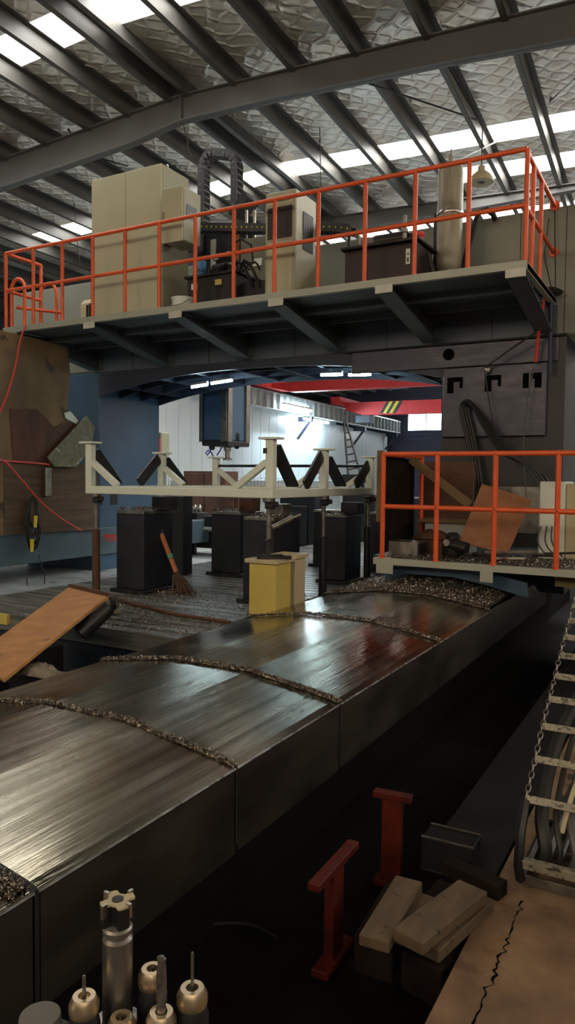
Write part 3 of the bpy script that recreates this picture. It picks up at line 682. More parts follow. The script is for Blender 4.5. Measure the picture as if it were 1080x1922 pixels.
# duct at left end of deck
m = MB(); m.lathe((-7.85, 8.1, DZ), [(.03, 0), (.05, .1), (.05, .3), (.02, .33)], 12); m.box(-7.9, -7.78, 8.1, 8.3, DZ, DZ+.25, bev=.02)
tag(m.build('motor_housing', M['black']), 'small black motor at the left foot of the tall cabinet', 'motor')
m = MB(); m.box(-8.9, -8.3, 8.9, 9.25, 4.0, 4.45, bev=.08); tag(m.build('cover_box', M['cream']), 'rounded pale cover behind the left hoops of the deck', 'cover')
m = MB(); m.box(-9.0, -8.2, 8.85, 9.3, DZ, 4.0); tag(m.build('equipment_plinth', M['machine']), 'grey plinth under the pale cover at the left deck end', 'plinth')

# cable carriers
def carrier(name, path, w, h, side, label, dots=None, step=.075):
    """path: list of points; w across (dir side), h thickness"""
    pts = [Vector(p) for p in path]
    # resample
    out = [pts[0]]; acc = 0
    for a, b_ in zip(pts[:-1], pts[1:]):
        L = (b_-a).length; d = step-acc
        while d <= L: out.append(a+(b_-a)*(d/L)); d += step
        acc = L-(d-step)
    side = Vector(side).normalized()
    rt = thing(name, out[len(out)//2], label, 'cable carrier')
    mls = {-1: MB(), 1: MB()}; mc = MB(); md = MB()
    for i in range(len(out)-1):
        a, b_ = out[i], out[i+1]; t = (b_-a).normalized(); nn = side.cross(t).normalized(); mid = (a+b_)/2
        for s_ in (-1, 1):
            c = mid+side*s_*w/2
            mls[s_].obox(c-t*step*.52, c+t*step*.52, h, .012, up=side)
            q = mid+side*s_*(w/2+.008)
            md.obox(q-t*.008, q+t*.008, .02, .005, up=side)
        for s_ in (-1, 1):
            c = mid+nn*s_*h*.46
            mc.obox(c-side*w/2, c+side*w/2, .022, .01, up=nn)
    for s_ in (-1, 1): mls[s_].build('link_plates', M['rubber'] if dots is None else M['coldark'], rt)
    mc.build('crossbars', M['rubber'] if dots is None else M['coldark'], rt); md.build('link_pins', M['steel_d'] if dots is None else dots, rt)
    return rt
def arc(cx, cz, r, a0, a1, y, n=8): return [(cx+r*math.cos(R(a0+(a1-a0)*k/n)), y, cz+r*math.sin(R(a0+(a1-a0)*k/n))) for k in range(n+1)]
p1 = onY(375, 420, 9.0); 
carrier('cable_carrier', [(-6.5, 9.05, 4.9)] + [(-6.5, 9.05, 6.1)] + arc(-6.3, 6.12, .2, 180, 100, 9.05, 6) + arc(-6.12, 6.05, .2, 70, 0, 9.05, 6) + [(-5.92, 9.05, 5.4)], .16, .11, (0, 1, 0), 'upright black cable carrier bent into an arch beside the control box', M['steel_d'], .085)
hz = []
for k in range(15):
    t = k/14; px_ = 372+300*t; py_ = 428+2*math.sin(t*math.pi)+ (0 if t < .85 else (t-.85)*40)
    hz.append(onY(px_, py_, 8.75))
carrier('cable_carrier', hz, .16, .11, (0, 1, 0), 'long black cable carrier with yellow link pins running behind the cooling unit', M['yellowp'], .085)
m = MB()
for px_ in (385, 650):
    a = onY(px_, 437, 8.75); m.tube([(a.x, 8.85, DZ), (a.x, 8.85, a.z-.02)], .02, 8)
tag(m.build('carrier_stand', M['blacksteel']), 'pair of thin black supports under the long cable carrier', 'support')

# ------------------------------------------------------------------ right way and telescopic covers
PR = [(-3.22, .452), (-3.17, .468), (-2.62, .545), (-2.12, .545), (-1.74, .487), (-1.60, .463), (-1.56, .45)]
rt = thing('telescopic_way_cover', (-2.4, 4, .1), 'long brushed steel telescopic way cover running to the gantry column', 'way cover')
ysm = [-.5, 1.40, 2.42, 3.40, 5.08, 6.52, 9.4]
for i, (ya, yb) in enumerate(zip(ysm[:-1], ysm[1:])):
    dz = -.004*i; ins = .004*i
    prof = [(x + (ins if x < -2.4 else -ins), z+dz) for x, z in PR]
    m = MB(); n = len(prof); t = .008
    vs = []; fs = []
    for y in (ya+.012, yb):
        for x, z in prof: vs.append((x, y, z))
        for x, z in reversed(prof): vs.append((x, y, z-t))
    m.prism(prof + [(x, z-t) for x, z in reversed(prof)], 1, ya+.012, yb)
    m.build('cover_panel', M['way'], rt)
    m = MB(); xr = prof[-1][0]; xl = prof[0][0]
    m.box(xr-.01, xr, ya+.02, yb-.005, .10, prof[-1][1]-.001); m.build('side_skirt', M['wayside'], rt)
    m = MB(); m.box(xl, xl+.01, ya+.02, yb-.005, .10, prof[0][1]-.001); m.build('side_skirt', M['wayside'], rt)
    m = MB(); m.tube([(xr-.004, ya+.014, prof[-1][1]-.004), (xr-.004, yb-.004, prof[-1][1]-.004)], .006, 8); m.build('worn_edge', M['steel'], rt)  # bright tube added to paint the highlight along the panel edge
    m = MB(); lip = [(x, z+.006) for x, z in prof]
    m.prism(lip + [(x, z-.012) for x, z in reversed(lip)], 1, ya-.012, ya+.013)
    m.box(xr-.014, xr+.004, ya-.012, ya+.012, .13, prof[-1][1])
    m.build('wiper_lip', M['rubber'], rt)
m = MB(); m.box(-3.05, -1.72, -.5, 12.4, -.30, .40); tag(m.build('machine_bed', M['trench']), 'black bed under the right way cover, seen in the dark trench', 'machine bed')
# chips
def wayz(x):
    for (xa, za), (xb, zb) in zip(PR[:-1], PR[1:]):
        if xa <= x <= xb: return za + (zb-za)*(x-xa)/(xb-xa)
    return .45
def chip(m, p, s_):
    q = Quaternion((random.uniform(-1, 1), random.uniform(-1, 1), random.uniform(-1, 1)), random.uniform(0, 6)) if False else Quaternion(Vector((random.uniform(-1, 1), random.uniform(-1, 1), random.uniform(-1, 1))).normalized(), random.uniform(0, 6.28))
    w, l, c = s_*random.uniform(.25, .5), s_*random.uniform(.7, 1.5), s_*random.uniform(.15, .5)
    vs = [(-l, -w, 0), (-l, w, 0), (0, -w, c), (0, w, c), (l, -w, 0), (l, w, 0)]
    m.add([Vector(p) + q @ Vector(v) for v in vs], [(0, 2, 3, 1), (2, 4, 5, 3)])
seam_lab = ['nearest thick ridge of metal chips across the way cover', 'second ridge of metal chips across the way cover', 'third thin ridge of metal chips across the way cover', 'farthest thin ridge of chips before the chip heap']
def ridge(y, r, n, label, x0=-3.2, x1=-1.57, sz=.008):
    m = MB(); k = 60
    # lumpy core
    sec = 7
    vs = []; fs = []
    for i in range(k+1):
        x = x0+(x1-x0)*i/k; rr = r*(.75+.5*random.random())
        for j in range(sec):
            a = math.pi*j/(sec-1); vs.append((x, y+rr*1.3*math.cos(a)*random.uniform(.8, 1.2), wayz(x)-.004+rr*math.sin(a)*random.uniform(.7, 1.2)))
    for i in range(k):
        for j in range(sec-1): fs.append((i*sec+j, i*sec+j+1, (i+1)*sec+j+1, (i+1)*sec+j))
    m.add(vs, fs)
    for i in range(n):
        x = random.uniform(x0, x1); a = random.uniform(0, math.pi); rr = r*(1.0+.35*random.random())
        if random.random() < .12: rr *= 1.5
        chip(m, (x, y+rr*1.3*math.cos(a), wayz(x)+rr*math.sin(a)*.9), sz*random.uniform(.4, 1.3))
    tag(m.build('chip_ridge', M['chips']), label, 'metal chips', kind='stuff')
ridge(2.42, .009, 5000, seam_lab[0], sz=.0042); ridge(3.40, .010, 5000, seam_lab[1], sz=.0048)
ridge(5.08, .008, 2000, seam_lab[2], sz=.007); ridge(6.52, .006, 1200, seam_lab[3], sz=.007)
ridge(1.36, .016, 1500, 'clump of dark chips at the lower left corner of the cover', -1.72, -1.58, .005)
# heap before the platform
m = MB(); nx, ny = 40, 26; vs = []; fs = []
for j in range(ny+1):
    for i in range(nx+1):
        x = -3.18+1.58*i/nx; y = 6.58+2.2*j/ny
        h = .012+.03*min(1, j/8.)*(.6+.4*math.sin(i*.3))+.008*random.random()
        if i in (0, nx): h = 0
        vs.append((x, y, wayz(x)-.03+h+(.02 if j else 0)))
for j in range(ny):
    for i in range(nx): fs.append((j*(nx+1)+i, j*(nx+1)+i+1, (j+1)*(nx+1)+i+1, (j+1)*(nx+1)+i))
m.add(vs, fs)
for i in range(9000):
    x = random.uniform(-3.15, -1.6); y = 6.58+1.6*random.random()**1.2
    chip(m, (x, y, wayz(x)+.012+.03*min(1, (y-6.58)*1.5)*random.random()), .010*random.uniform(.4, 1.3))
tag(m.build('chip_heap', M['chips']), 'brown bed of fine chips at the far end of the way cover', 'metal chips', kind='stuff')

# ------------------------------------------------------------------ machine table
rt = thing('machine_table', (-4.8, 8, 0), 'T-slotted steel machine table left of the way cover', 'machine table')
m = MB()
y = 4.52
while y < 14.2:
    m.box(-6.28, -3.48, y, y+.135, .20, .35, bev=.004); m.box(-6.28, -3.48, y+.135, y+.16, .20, .30); y += .16
m.build('table_top', M['table'], rt)
m = MB(); m.box(-6.2, -3.55, 4.6, 14.0, -.3, .20); m.build('table_base', M['bluedark'], rt)
m = MB(); m.box(-6.28, -5.35, 4.49, 4.52, .26, .352); m.build('edge_strip', M['yellow'], rt)
m = MB()
for i in range(3500):
    x = random.uniform(-5.3, -3.5); y = random.choice((random.uniform(4.55, 5.4), random.gauss(6.0, .5)))
    if 4.53 < y < 8: chip(m, (x, y, .355), .009*random.uniform(.4, 1.3))
for i in range(900): chip(m, (random.gauss(-4.9, .2), random.gauss(6.3, .1), .36), .009)
tag(m.build('scattered_chips', M['chips']), 'metal chips scattered over the machine table', 'metal chips', kind='stuff')
m = MB(); m.box(-6.3, -3.25, -.5, 2.9, -.3, .26); tag(m.build('way_side_ledge', M['chips_d']), 'dark chip-covered ledge left of the way cover', 'ledge')
m = MB()
for i in range(1500): chip(m, (random.uniform(-4.6, -3.3), random.uniform(2.2, 2.9), .265), .009*random.uniform(.4, 1.3))
tag(m.build('scattered_chips', M['chips']), 'chips on the dark ledge at the left edge below the orange board', 'metal chips', kind='stuff')

# pedestals
def pedestal(x0, x1, y0, y1, ztop, label, mt='navy', z0=.35, base=.05, cap=.0, grp='dark steel pedestals on the table', name='riser_pedestal'):
    rt = thing(name, ((x0+x1)/2, (y0+y1)/2, z0), label, 'pedestal', grp)
    m = MB(); m.box(x0, x1, y0, y1, z0+.04, ztop-.035, bev=.006); m.build('body', M[mt], rt)
    if base: m = MB(); m.box(x0-base, x1+base, y0-base, y1+base, z0, z0+.04, bev=.004); m.build('base_plate', M['blacksteel' if mt == 'navy' else mt], rt)
    m = MB(); m.box(x0-cap, x1+cap, y0-cap, y1+cap, ztop-.035, ztop, bev=.004); m.build('top_plate', M['steel_d'] if mt == 'navy' else M['cream'], rt)
    return rt
pedestal(-5.48, -5.10, 6.05, 6.55, 1.23, 'dark pedestal beside the broom, leftmost on the table')
pedestal(-5.42, -4.98, 7.75, 8.25, 1.16, 'dark pedestal behind the left edge of the near central one', cap=.02)
pedestal(-3.95, -3.60, 6.2, 6.75, 1.21, 'dark chip-topped pedestal right behind the yellow one')
pedestal(-3.92, -3.60, 7.9, 8.35, 1.17, 'dark pedestal right of the long thin black prop')
pedestal(-4.75, -4.35, 9.3, 9.8, 1.15, 'dark pedestal at the back between the central and right ones')
pedestal(-3.85, -3.55, 9.2, 9.7, 1.15, 'dark pedestal just left of the low platform corner')
pedestal(-6.15, -5.8, 9.2, 9.6, 1.1, 'dark pedestal behind the broom handle')
# chips on pedestal tops
m = MB()
for (x0, x1, y0, y1, z) in ((-5.5, -5.08, 6.05, 6.55, 1.24), (-3.96, -3.58, 6.2, 6.75, 1.22), (-3.94, -3.58, 7.9, 8.35, 1.18), (-5.42, -4.98, 7.75, 8.2, 1.17)):
    for i in range(260): chip(m, (random.uniform(x0, x1), random.uniform(y0, y1), z+random.uniform(0, .02)), .013*random.uniform(.5, 1.4))
tag(m.build('scattered_chips', M['chips']), 'bright chips lying on the dark pedestal tops', 'metal chips', kind='stuff')
# yellow pedestals
pedestal(-3.44, -3.17, 5.5, 5.78, .885, 'yellow pedestal with two dark bars on top, at the table edge', 'yellow', base=0, cap=.03, grp=None)
pedestal(-3.40, -3.17, 5.86, 6.06, .90, 'cream pedestal standing behind the yellow one', 'cream', base=0, cap=.025, grp=None)
for k, (a, b_, l) in enumerate((((-3.38, 5.6, .90), (-3.22, 5.72, .90), 'left dark steel bar on the yellow pedestal'), ((-3.36, 5.5, .90), (-3.1, 5.66, .90), 'right dark steel bar on the yellow pedestal'))):
    m = MB(); m.obox(a, b_, .05, .03, bev=.003); tag(m.build('steel_bar', M['blacksteel']), l, 'steel bar')

# ------------------------------------------------------------------ white fixture frame
rt = thing('fixture_frame', (-4.5, 7, 1.4), 'cream white welded fixture frame carried on screw jacks', 'fixture frame')
FZ0, FZ1 = 1.41, 1.49; T = .08
FL, FR, FN, FB = -5.66, -3.43, 5.85, 8.2
def rail(a, b_):
    m = MB(); m.obox(a, b_, T, T, bev=.006); m.build('frame_rail', M['white'], rt)
zc = (FZ0+FZ1)/2
rail((FL-.04, FN, zc), (FR+.04, FN, zc)); rail((FL-.04, FB, zc), (FR+.04, FB, zc)); rail((FL, FN+.04, zc), (FL, FB-.04, zc)); rail((FR, FN+.04, zc), (FR, FB-.04, zc)); rail((FL+.04, 6.95, zc), (FR-.04, 6.95, zc))
for (x, y, h) in ((FL, FN, .45), (FR, FN, .46), (FR, 6.95, .40), (FR, FB, .36), (FL, 7.05, .38), (FL, FB, .36)):
    m = MB(); m.obox((x, y, FZ1), (x, y, FZ1+h), T, T, bev=.006); m.build('upright', M['white'], rt)
    m = MB(); m.box(x-.10, x+.10, y-.07, y+.07, FZ1+h, FZ1+h+.02, bev=.003); m.build('pad', M['white'], rt)
    sgn = 1 if x == FL else -1
    m = MB(); m.obox((x+sgn*.04, y, FZ1+h*.55), (x+sgn*(.04+h*.75), y, FZ1+.01), .06, .06, bev=.004); m.build('diagonal_brace', M['white'], rt)
# dark gusset flats leaning against uprights in depth direction
for (x, y, h, s_) in ((FL, FN, .42, 1), (FR, FN, .44, 1), (FR, 6.95, .38, -1), (FR, 6.95, .36, 1), (FL, 7.05, .36, -1), (FL, 7.05, .36, 1), (FR, FB, .30, -1)):
    m = MB(); m.obox((x, y+s_*.06, FZ1+h-.03), (x, y+s_*.42, FZ1+.03), .13, .03, up=(0, 1, 1 if s_ < 0 else 1), bev=.003); m.build('gusset_flat', M['blacksteel'], rt)
m = MB(); m.tube([(FL, FB, FZ1+.26), (FR, FB, FZ1+.26)], .018, 8); m.build('tie_bar', M['blacksteel'], rt)
m = MB(); m.box(FR-.06, FR-.02, FN-.045, FN-.04, FZ1+.33, FZ1+.38); m.build('tag_plate', M['black'], rt)
# jacks
def jack(x, y, kind, label, z0=.35):
    rt = thing('screw_jack', (x, y, z0), label, 'screw jack', 'screw jacks under the white frame')
    zt = FZ0
    zs = 1.02 if kind != 'long' else .98
    m = MB(); m.lathe((x, y, z0), [(.05, 0), (.05, .01), (.042, .02), (.042, zs-z0), (.03, zs-z0+.01)], 16); m.build('sleeve', M['rust'] if kind == 'rust' else M['blacksteel'], rt)
    m = MB(); m.lathe((x, y, zs), [(.024, 0), (.024, zt-zs-.05), (.03, zt-zs-.05), (.06, zt-zs-.03), (.06, zt-zs)], 16); m.build('screw', M['steel_d'], rt)
    m = MB(); m.box(x-.03, x+.05, y-.035, y+.035, zt-.10, zt-.04, bev=.01); m.box(x+.04, x+.10, y-.02, y+.02, zt-.08, zt-.03, bev=.01); m.build('clamp', M['blacksteel'], rt)
jack(-5.60, 5.87, 'rust', 'screw jack with rusty brown sleeve under the left front corner')
jack(-3.46, 5.87, 'dark', 'dark screw jack under the near right corner, behind the yellow pedestal')
jack(-3.43, 6.95, 'long', 'long thin black screw jack under the middle of the right side')
jack(-5.60, 7.05, 'dark', 'dark screw jack behind the rusty one, under the left side')
jack(-3.43, 8.15, 'dark', 'dark screw jack under the far right corner')
# blocks on pedestals
for (x0, x1, y0, y1, z, h, mt, l) in ((-5.9, -5.68, 7.5, 7.7, .35, 1.0, 'navy', 'dark upright block left of the near pedestal top'), (-5.2, -5.0, 6.3, 6.5, 1.235, .15, 'blacksteel', 'dark clamping block on the leftmost pedestal'),
                                     (-5.1, -4.9, 7.9, 8.1, 1.165, .17, 'rust', 'reddish clamping block on the pedestal behind'), (-3.72, -3.5, 8.0, 8.2, 1.175, .14, 'blacksteel', 'dark clamping block on the right pedestal'),
                                     (-3.8, -3.62, 6.4, 6.6, 1.215, .12, 'steel_d', 'grey clamping block on the chip-topped pedestal')):
    m = MB(); m.box(x0, x1, y0, y1, z, z+h, bev=.006); tag(m.build('clamping_block', M[mt]), l, 'block')
m = MB(); m.tube([(-3.55, 6.1, 1.12), (-3.38, 6.2, 1.22)], .028, 10); m.tube([(-3.38, 6.2, 1.22), (-3.33, 6.25, 1.25)], .015, 8)
tag(m.build('pneumatic_brush', M['steel_d']), 'grey cylindrical brush stuck to the side of the near central pedestal', 'brush')
# broom
rt = thing('twig_broom', (-4.9, 6.5, .35), 'twig broom with orange wrapped stick leaning on the leftmost pedestal', 'broom')
a = onY(303, 1003, 6.35); b_ = onY(335, 1075, 6.25); c = onZ(352, 1113, .36)
m = MB(); m.tube([onY(298, 955, 6.4), a], .022, 8); m.build('stick', M['blacksteel'], rt)
m = MB(); m.tube([a, onY(331, 1074, 6.3)], .026, 8); m.build('wrapping', M['handle'], rt)
m = MB(); m.tube([onY(318, 1040, 6.31), onY(321, 1048, 6.31)], .031, 8); m.build('binding', M['greenp'], rt)
m = MB(); q = onY(330, 1070, 6.3)
for i in range(110):
    e = Vector(c) + Vector((random.gauss(-.03, .05), random.gauss(0, .05), random.uniform(0, .03))); mid = q.lerp(e, .5)+Vector((random.gauss(0, .012), random.gauss(0, .012), 0))
    m.tube([q, mid, e], .004, 4, caps=False)
m.build('bristles', M['broom'], rt)
# brown rod on table
m = MB(); m.tube([onZ(208, 1122, .37), onZ(250, 1133, .37), onZ(330, 1153, .37), onZ(432, 1168, .37)], .017, 8); tag(m.build('round_bar', M['rust']), 'long rusty round bar lying on the machine table', 'bar')
# orange board leaning out of the pit
ptr = onY(203, 1118, 4.42); pbr = onY(6, 1276, 3.2); ptl = onY(131, 1101, 4.75)
e1 = ptr-pbr; e2 = ptl-ptr; nn = e1.cross(e2).normalized()
if nn.z < 0: nn = -nn
pbl = pbr+e2
m = MB(); t = .02
vs = [pbr, ptr, ptl, pbl]; m.add([v for v in vs]+[v-nn*t for v in vs], [(0,1,2,3),(7,6,5,4),(0,4,5,1),(1,5,6,2),(2,6,7,3),(3,7,4,0)])
rt = thing('wooden_board', pbr, 'orange-brown wooden board propped slanting at the left edge', 'board'); m.build('panel', M['board'], rt)
m = MB(); m.obox(ptr+nn*.01-e2.normalized()*.01, ptl+nn*.01, .02, .03); m.build('edge_batten', M['wood'], rt)
# pit items near the board
m = MB(); m.tube([onY(150, 1190, 4.1), onY(205, 1140, 4.3)], [.07, .06], 14); m.tube([onY(200, 1148, 4.3), onY(216, 1135, 4.3), onY(212, 1120, 4.3)], .035, 10)
tag(m.build('drain_pipe', M['blacksteel']), 'dark bent pipe behind the orange board', 'pipe')
m = MB(); m.box(-4.75, -4.45, 4.0, 4.3, -.3, .24, bev=.01); tag(m.build('support_post', M['black']), 'black square post in the pit beside the orange board', 'post')
m = MB()
def cloth(m, c, rx, ry, h, n=10):
    vs = []; fs = []
    for j in range(n+1):
        for i in range(n+1):
            u, v = i/n*2-1, j/n*2-1; z = h*(1-min(1, (u*u+v*v)))**.6*(.6+.5*random.random())
            vs.append((c[0]+u*rx*random.uniform(.9, 1.05), c[1]+v*ry*random.uniform(.9, 1.05), c[2]+z))
    for j in range(n):
        for i in range(n): fs.append((j*(n+1)+i, j*(n+1)+i+1, (j+1)*(n+1)+i+1, (j+1)*(n+1)+i))
    m.add(vs, fs, True)
p = onZ(75, 1260, .27); cloth(m, (p.x, p.y, .262), .16, .1, .07); tag(m.build('rag', M['rag']), 'crumpled grey rag on the ledge beside the orange board', 'rag')
m = MB(); cloth(m, onZ(205, 1150, .36), .09, .07, .08); tag(m.build('rag', M['rag']), 'tan rag hanging at the front table edge by the pipe', 'rag')

# ------------------------------------------------------------------ left side plywood and hoses
XP = -8.75
def plyq(name, pts, mt, label, X=XP, t=.02, cat='plywood sheet'):
    """pts as (Y,Z) polygon in plane X"""
    m = MB(); m.prism(pts, 0, X, X-t); return tag(m.build(name, M[mt]), label, cat)
def yz(px_, py_, X=XP): p = onX(px_, py_, X); return (p.y, p.z)
plyq('plywood_sheet', [(5.9, 1.75), (5.9, 3.67), (8.55, 3.64), (8.60, 3.2), (8.5, 2.35), (8.3, 2.3), (8.26, 1.74)], 'ply', 'large tan plywood sheet hanging under the left end of the upper deck', XP, .02)
plyq('plywood_sheet', [yz(*q) for q in ((18, 767), (68, 768), (104, 805), (100, 835), (88, 868), (25, 868))], 'ply_red', 'reddish-brown plywood patch nailed on the large tan sheet', XP+.018)
plyq('plywood_sheet', [(7.3, .73), (7.3, 1.75), (8.95, 1.78), (9.2, 1.6), (9.2, .70)], 'ply2', 'weathered plywood sheet above the blue panel at left', XP+.01)
plyq('plywood_sheet', [(5.9, .73), (5.9, 1.75), (7.29, 1.75), (7.29, .73)], 'ply', 'tan plywood strip at the far left edge below the red hose', XP+.012)
plyq('chipboard_offcut', [yz(*q, XP+.12) for q in ((89, 858), (163, 780), (178, 802), (172, 838), (144, 876), (104, 876))], 'osb', 'pale green chipboard offcut leaning at the blue column', XP+.12)
plyq('plywood_sheet', [yz(*q, XP+.02) for q in ((90, 855), (106, 800), (146, 783), (150, 792))], 'wood', 'dark brown wedge of plywood behind the pale offcut', XP+.02)
m = MB(); m.prism([yz(122, 775, XP+.04), yz(132, 772, XP+.04), (yz(148, 790, XP+.04)), yz(144, 796, XP+.04), yz(124, 785, XP+.04)], 0, XP+.04, XP+.02); tag(m.build('paper_sheet', M['white']), 'white folded paper stuck behind the chipboard offcut', 'paper')
def cable(name, pts, r, mt, label, cat='hose', grp=None):
    # Catmull-Rom smoothing
    P = [Vector(p) for p in pts]; Q = []
    for i in range(len(P)-1):
        p0 = P[max(i-1, 0)]; p1 = P[i]; p2 = P[i+1]; p3 = P[min(i+2, len(P)-1)]
        for k in range(6):
            t = k/6; Q.append(.5*((2*p1)+(p2-p0)*t+(2*p0-5*p1+4*p2-p3)*t*t+(-p0+3*p1-3*p2+p3)*t**3))
    Q.append(P[-1]); m = MB(); m.tube(Q, r, 7); return tag(m.build(name, M[mt]), label, cat, grp)
cable('air_hose', [onY(48, 610, 7.55), onY(38, 640, 7.5), onY(28, 690, 7.4), onY(12, 745, 7.2), onY(-8, 790, 7.0)], .013, 'hose_red', 'red air hose hanging from the left deck corner')
cable('air_hose', [onX(-10, 864, XP+.05), onX(50, 868, XP+.05), onX(92, 872, XP+.06)], .014, 'hose_red', 'short straight red hose across the plywood at left')
cable('air_hose', [onX(-5, 862, XP+.2), onX(12, 869, XP+.2), onX(40, 900, XP+.2), onX(80, 945, XP+.15), onX(118, 975, XP+.1), onX(153, 996, XP+.1)], .014, 'hose_red', 'red air hose sagging across the weathered plywood')
# cable coil
rt = thing('cable_coil', onX(62, 960, XP+.1), 'bundle of dark cables with yellow plugs hanging on the weathered plywood', 'cable')
for i in range(9):
    pts = []; w = random.uniform(8, 16); h0 = random.uniform(930, 938); h1 = random.uniform(985, 1035)
    for k in range(13): a = 2*math.pi*k/12; pts.append(onX(62+random.uniform(-1, 1)+w*math.sin(a)*(.6 if math.cos(a) > 0 else 1), (h0+h1)/2-(h1-h0)/2*math.cos(a), XP+.08+.01*i))
    m = MB(); m.tube(pts, .011, 6); m.build('loop', M['rubber'], rt)
for (a, b_) in (((67, 968), (66, 990)), ((60, 1012), (60, 1036))):
    m = MB(); m.tube([onX(*a, XP+.2), onX(*b_, XP+.2)], [.03, .022], 10); m.build('plug', M['yellowp'], rt)
m = MB(); m.tube([onX(50, 1085, XP+.15), onX(52, 1105, XP+.3), onX(60, 1120, XP+.6)], .008, 6); m.tube([onX(72, 1040, XP+.15), onX(84, 1080, XP+.18), onX(83, 1115, XP+.5)], .008, 6); m.build('tail', M['rubber'], rt)
m = MB()
for i in range(5):
    x = onX(196+i*4.5, 1010, XP+.06); m.tube([x, x+Vector((0, .01, .05)), x+Vector((.02, .02, .06)), x+Vector((.02, .03, -.06))], .012, 6)
tag(m.build('rubber_glove', M['hose_red']), 'red glove hanging on the blue panel behind the rusty jack', 'glove')
m = MB(); m.box(XP+.02, XP+.1, 8.0, 8.12, 1.28, 1.72, bev=.01); tag(m.build('latch_bar', M['steel_d']), 'small grey metal strap on the weathered plywood', 'strap')

# ------------------------------------------------------------------ low platform items
rt = thing('plywood_sheet', (-2.87, 7.1, LZ), 'tall brown plywood board behind the left post of the low platform', 'plywood sheet')
m = MB(); m.prism([(7.10, 1.16), (7.10, 1.88), (8.1, 1.80), (8.1, LZ), (7.6, LZ)], 0, -2.86, -2.84); m.build('panel', M['timber_d'], rt)
m = MB(); m.prism([(7.06, 1.16), (7.06, 1.89), (7.1, 1.89), (7.1, 1.16)], 0, -2.88, -2.82); m.build('edge_strip', M['ply'], rt)
m = MB(); m.box(-2.82, -2.2, 8.25, 8.3, LZ, 1.8); tag(m.build('plywood_sheet', M['wood']), 'dark brown board standing at the back of the low platform', 'plywood sheet')
m = MB(); m.obox(onY(772, 862, 7.9), onY(883, 948, 7.7), .09, .03, up=(0, 1, 0), bev=.002); tag(m.build('wooden_batten', M['ply']), 'light wooden batten leaning diagonally behind the railing', 'batten')
a, b_, c, d = onY(905, 908, 7.75), onY(999, 938, 7.75), onY(953, 1040, 7.45), onY(862, 1018, 7.45)
nn = Vector((0, -1, .3)).normalized(); m = MB(); vs = [d, c, b_, a]; m.add(vs+[v-nn*.02 for v in vs], [(0,1,2,3),(7,6,5,4),(0,4,5,1),(1,5,6,2),(2,6,7,3),(3,7,4,0)])
tag(m.build('plywood_sheet', M['ply_or']), 'tilted square of orange plywood leaning on the low platform', 'plywood sheet')
rt = thing('storage_bin', (-2.4, 7.9, LZ), 'pale grey bin with wooden lid behind the tilted plywood', 'bin')
m = MB(); m.box(-2.62, -2.12, 7.85, 8.15, LZ, 1.13); m.build('body', M['girder'], rt)
m = MB(); m.box(-2.68, -2.08, 7.8, 8.2, 1.13, 1.16); m.build('lid', M['ply'], rt)
rt = thing('steel_box', (-2.55, 7.4, LZ), 'grey open-ended steel box at the left end of the low platform', 'box')
a = onY(730, 1015, 7.3); b_ = onY(784, 1043, 7.3)
m = MB(); m.box(a.x, b_.x, 7.3, 7.6, LZ, a.z, bev=.004); m.build('body', M['steel_d'], rt)
m = MB(); m.box(b_.x-.10, b_.x+.002, 7.33, 7.57, LZ+.02, a.z-.02); m.build('opening', M['black'], rt)
m = MB(); cloth(m, (-2.5, 7.75, LZ+.17), .2, .15, .1); m.box(-2.66, -2.36, 7.65, 7.9, LZ, LZ+.17); tag(m.build('rag_bag', M['ply_red']), 'reddish sack on the low platform behind the steel box', 'sack')
rt = thing('gear_motor', (-2.2, 7.4, LZ), 'black oily motor with knobs on the low platform', 'motor')
m = MB()
m.lathe((-2.17, 7.4, LZ), [(.09, 0), (.10, .02), (.10, .12), (.07, .14), (.07, .24), (.04, .27)], 16); m.tube([(-2.17, 7.35, LZ+.15), (-2.0, 7.32, LZ+.12)], .06, 12)
for i in range(14): p = Vector((-2.12+random.gauss(0, .09), 7.35+random.gauss(0, .05), LZ+.03+abs(random.gauss(0, .1)))); m.lathe(p, [(.01, -.02), (.022, -.015), (.022, .015), (.01, .02)], 8, (random.uniform(-1, 1), random.uniform(-1, 1), .3))
m.build('casting', M['black'], rt)
m = MB(); m.lathe((-2.2, 7.27, LZ+.17), [(.035, 0), (.035, .06)], 12, (0, 1, 0)); m.build('shaft', M['steel'], rt)
# scrap on platform
sc_l = ['flat grey scrap strip', 'dark flat bar', 'short bright off-cut', 'bent black bar', 'long dark flat bar', 'thin grey strip', 'pale crumpled strip', 'dark short rod']
spots = ['left of the tilted plywood', 'in front of the tilted plywood', 'right of the middle post', 'under the tilted plywood', 'beside the white cabinet', 'near the right post', 'near the middle post', 'behind the right post']
for i, (l1, l2) in enumerate(zip(sc_l, spots)):
    x = (-1.95, -1.75, -1.55, -1.8, -1.3, -1.2, -1.6, -1.05)[i]; y = 7.2+random.random()*.4; a = random.uniform(-.5, .5)
    m = MB(); L = random.uniform(.1, .25); m.obox((x-L*math.cos(a), y-L*math.sin(a), LZ+.03+.01*i), (x+L*math.cos(a), y+L*math.sin(a), LZ+.05+.012*i*random.random()), .05, .02, bev=.002)
    tag(m.build('scrap_strip', M[('steel_d', 'black', 'steel', 'black', 'blacksteel', 'steel_d', 'rag', 'black')[i]]), '%s on the low platform %s' % (l1, l2), 'scrap')
m = MB()
for i in range(4000): chip(m, (random.uniform(-2.8, .3), 7.06+abs(random.gauss(0, .5)), LZ+.006+random.random()*.02), .011*random.uniform(.4, 1.3))
tag(m.build('scattered_chips', M['chips']), 'fine chips covering the low platform floor', 'metal chips', kind='stuff')
rt = thing('white_cabinet', (-1.2, 8, LZ), 'white steel cabinet at the right end of the low platform', 'cabinet')
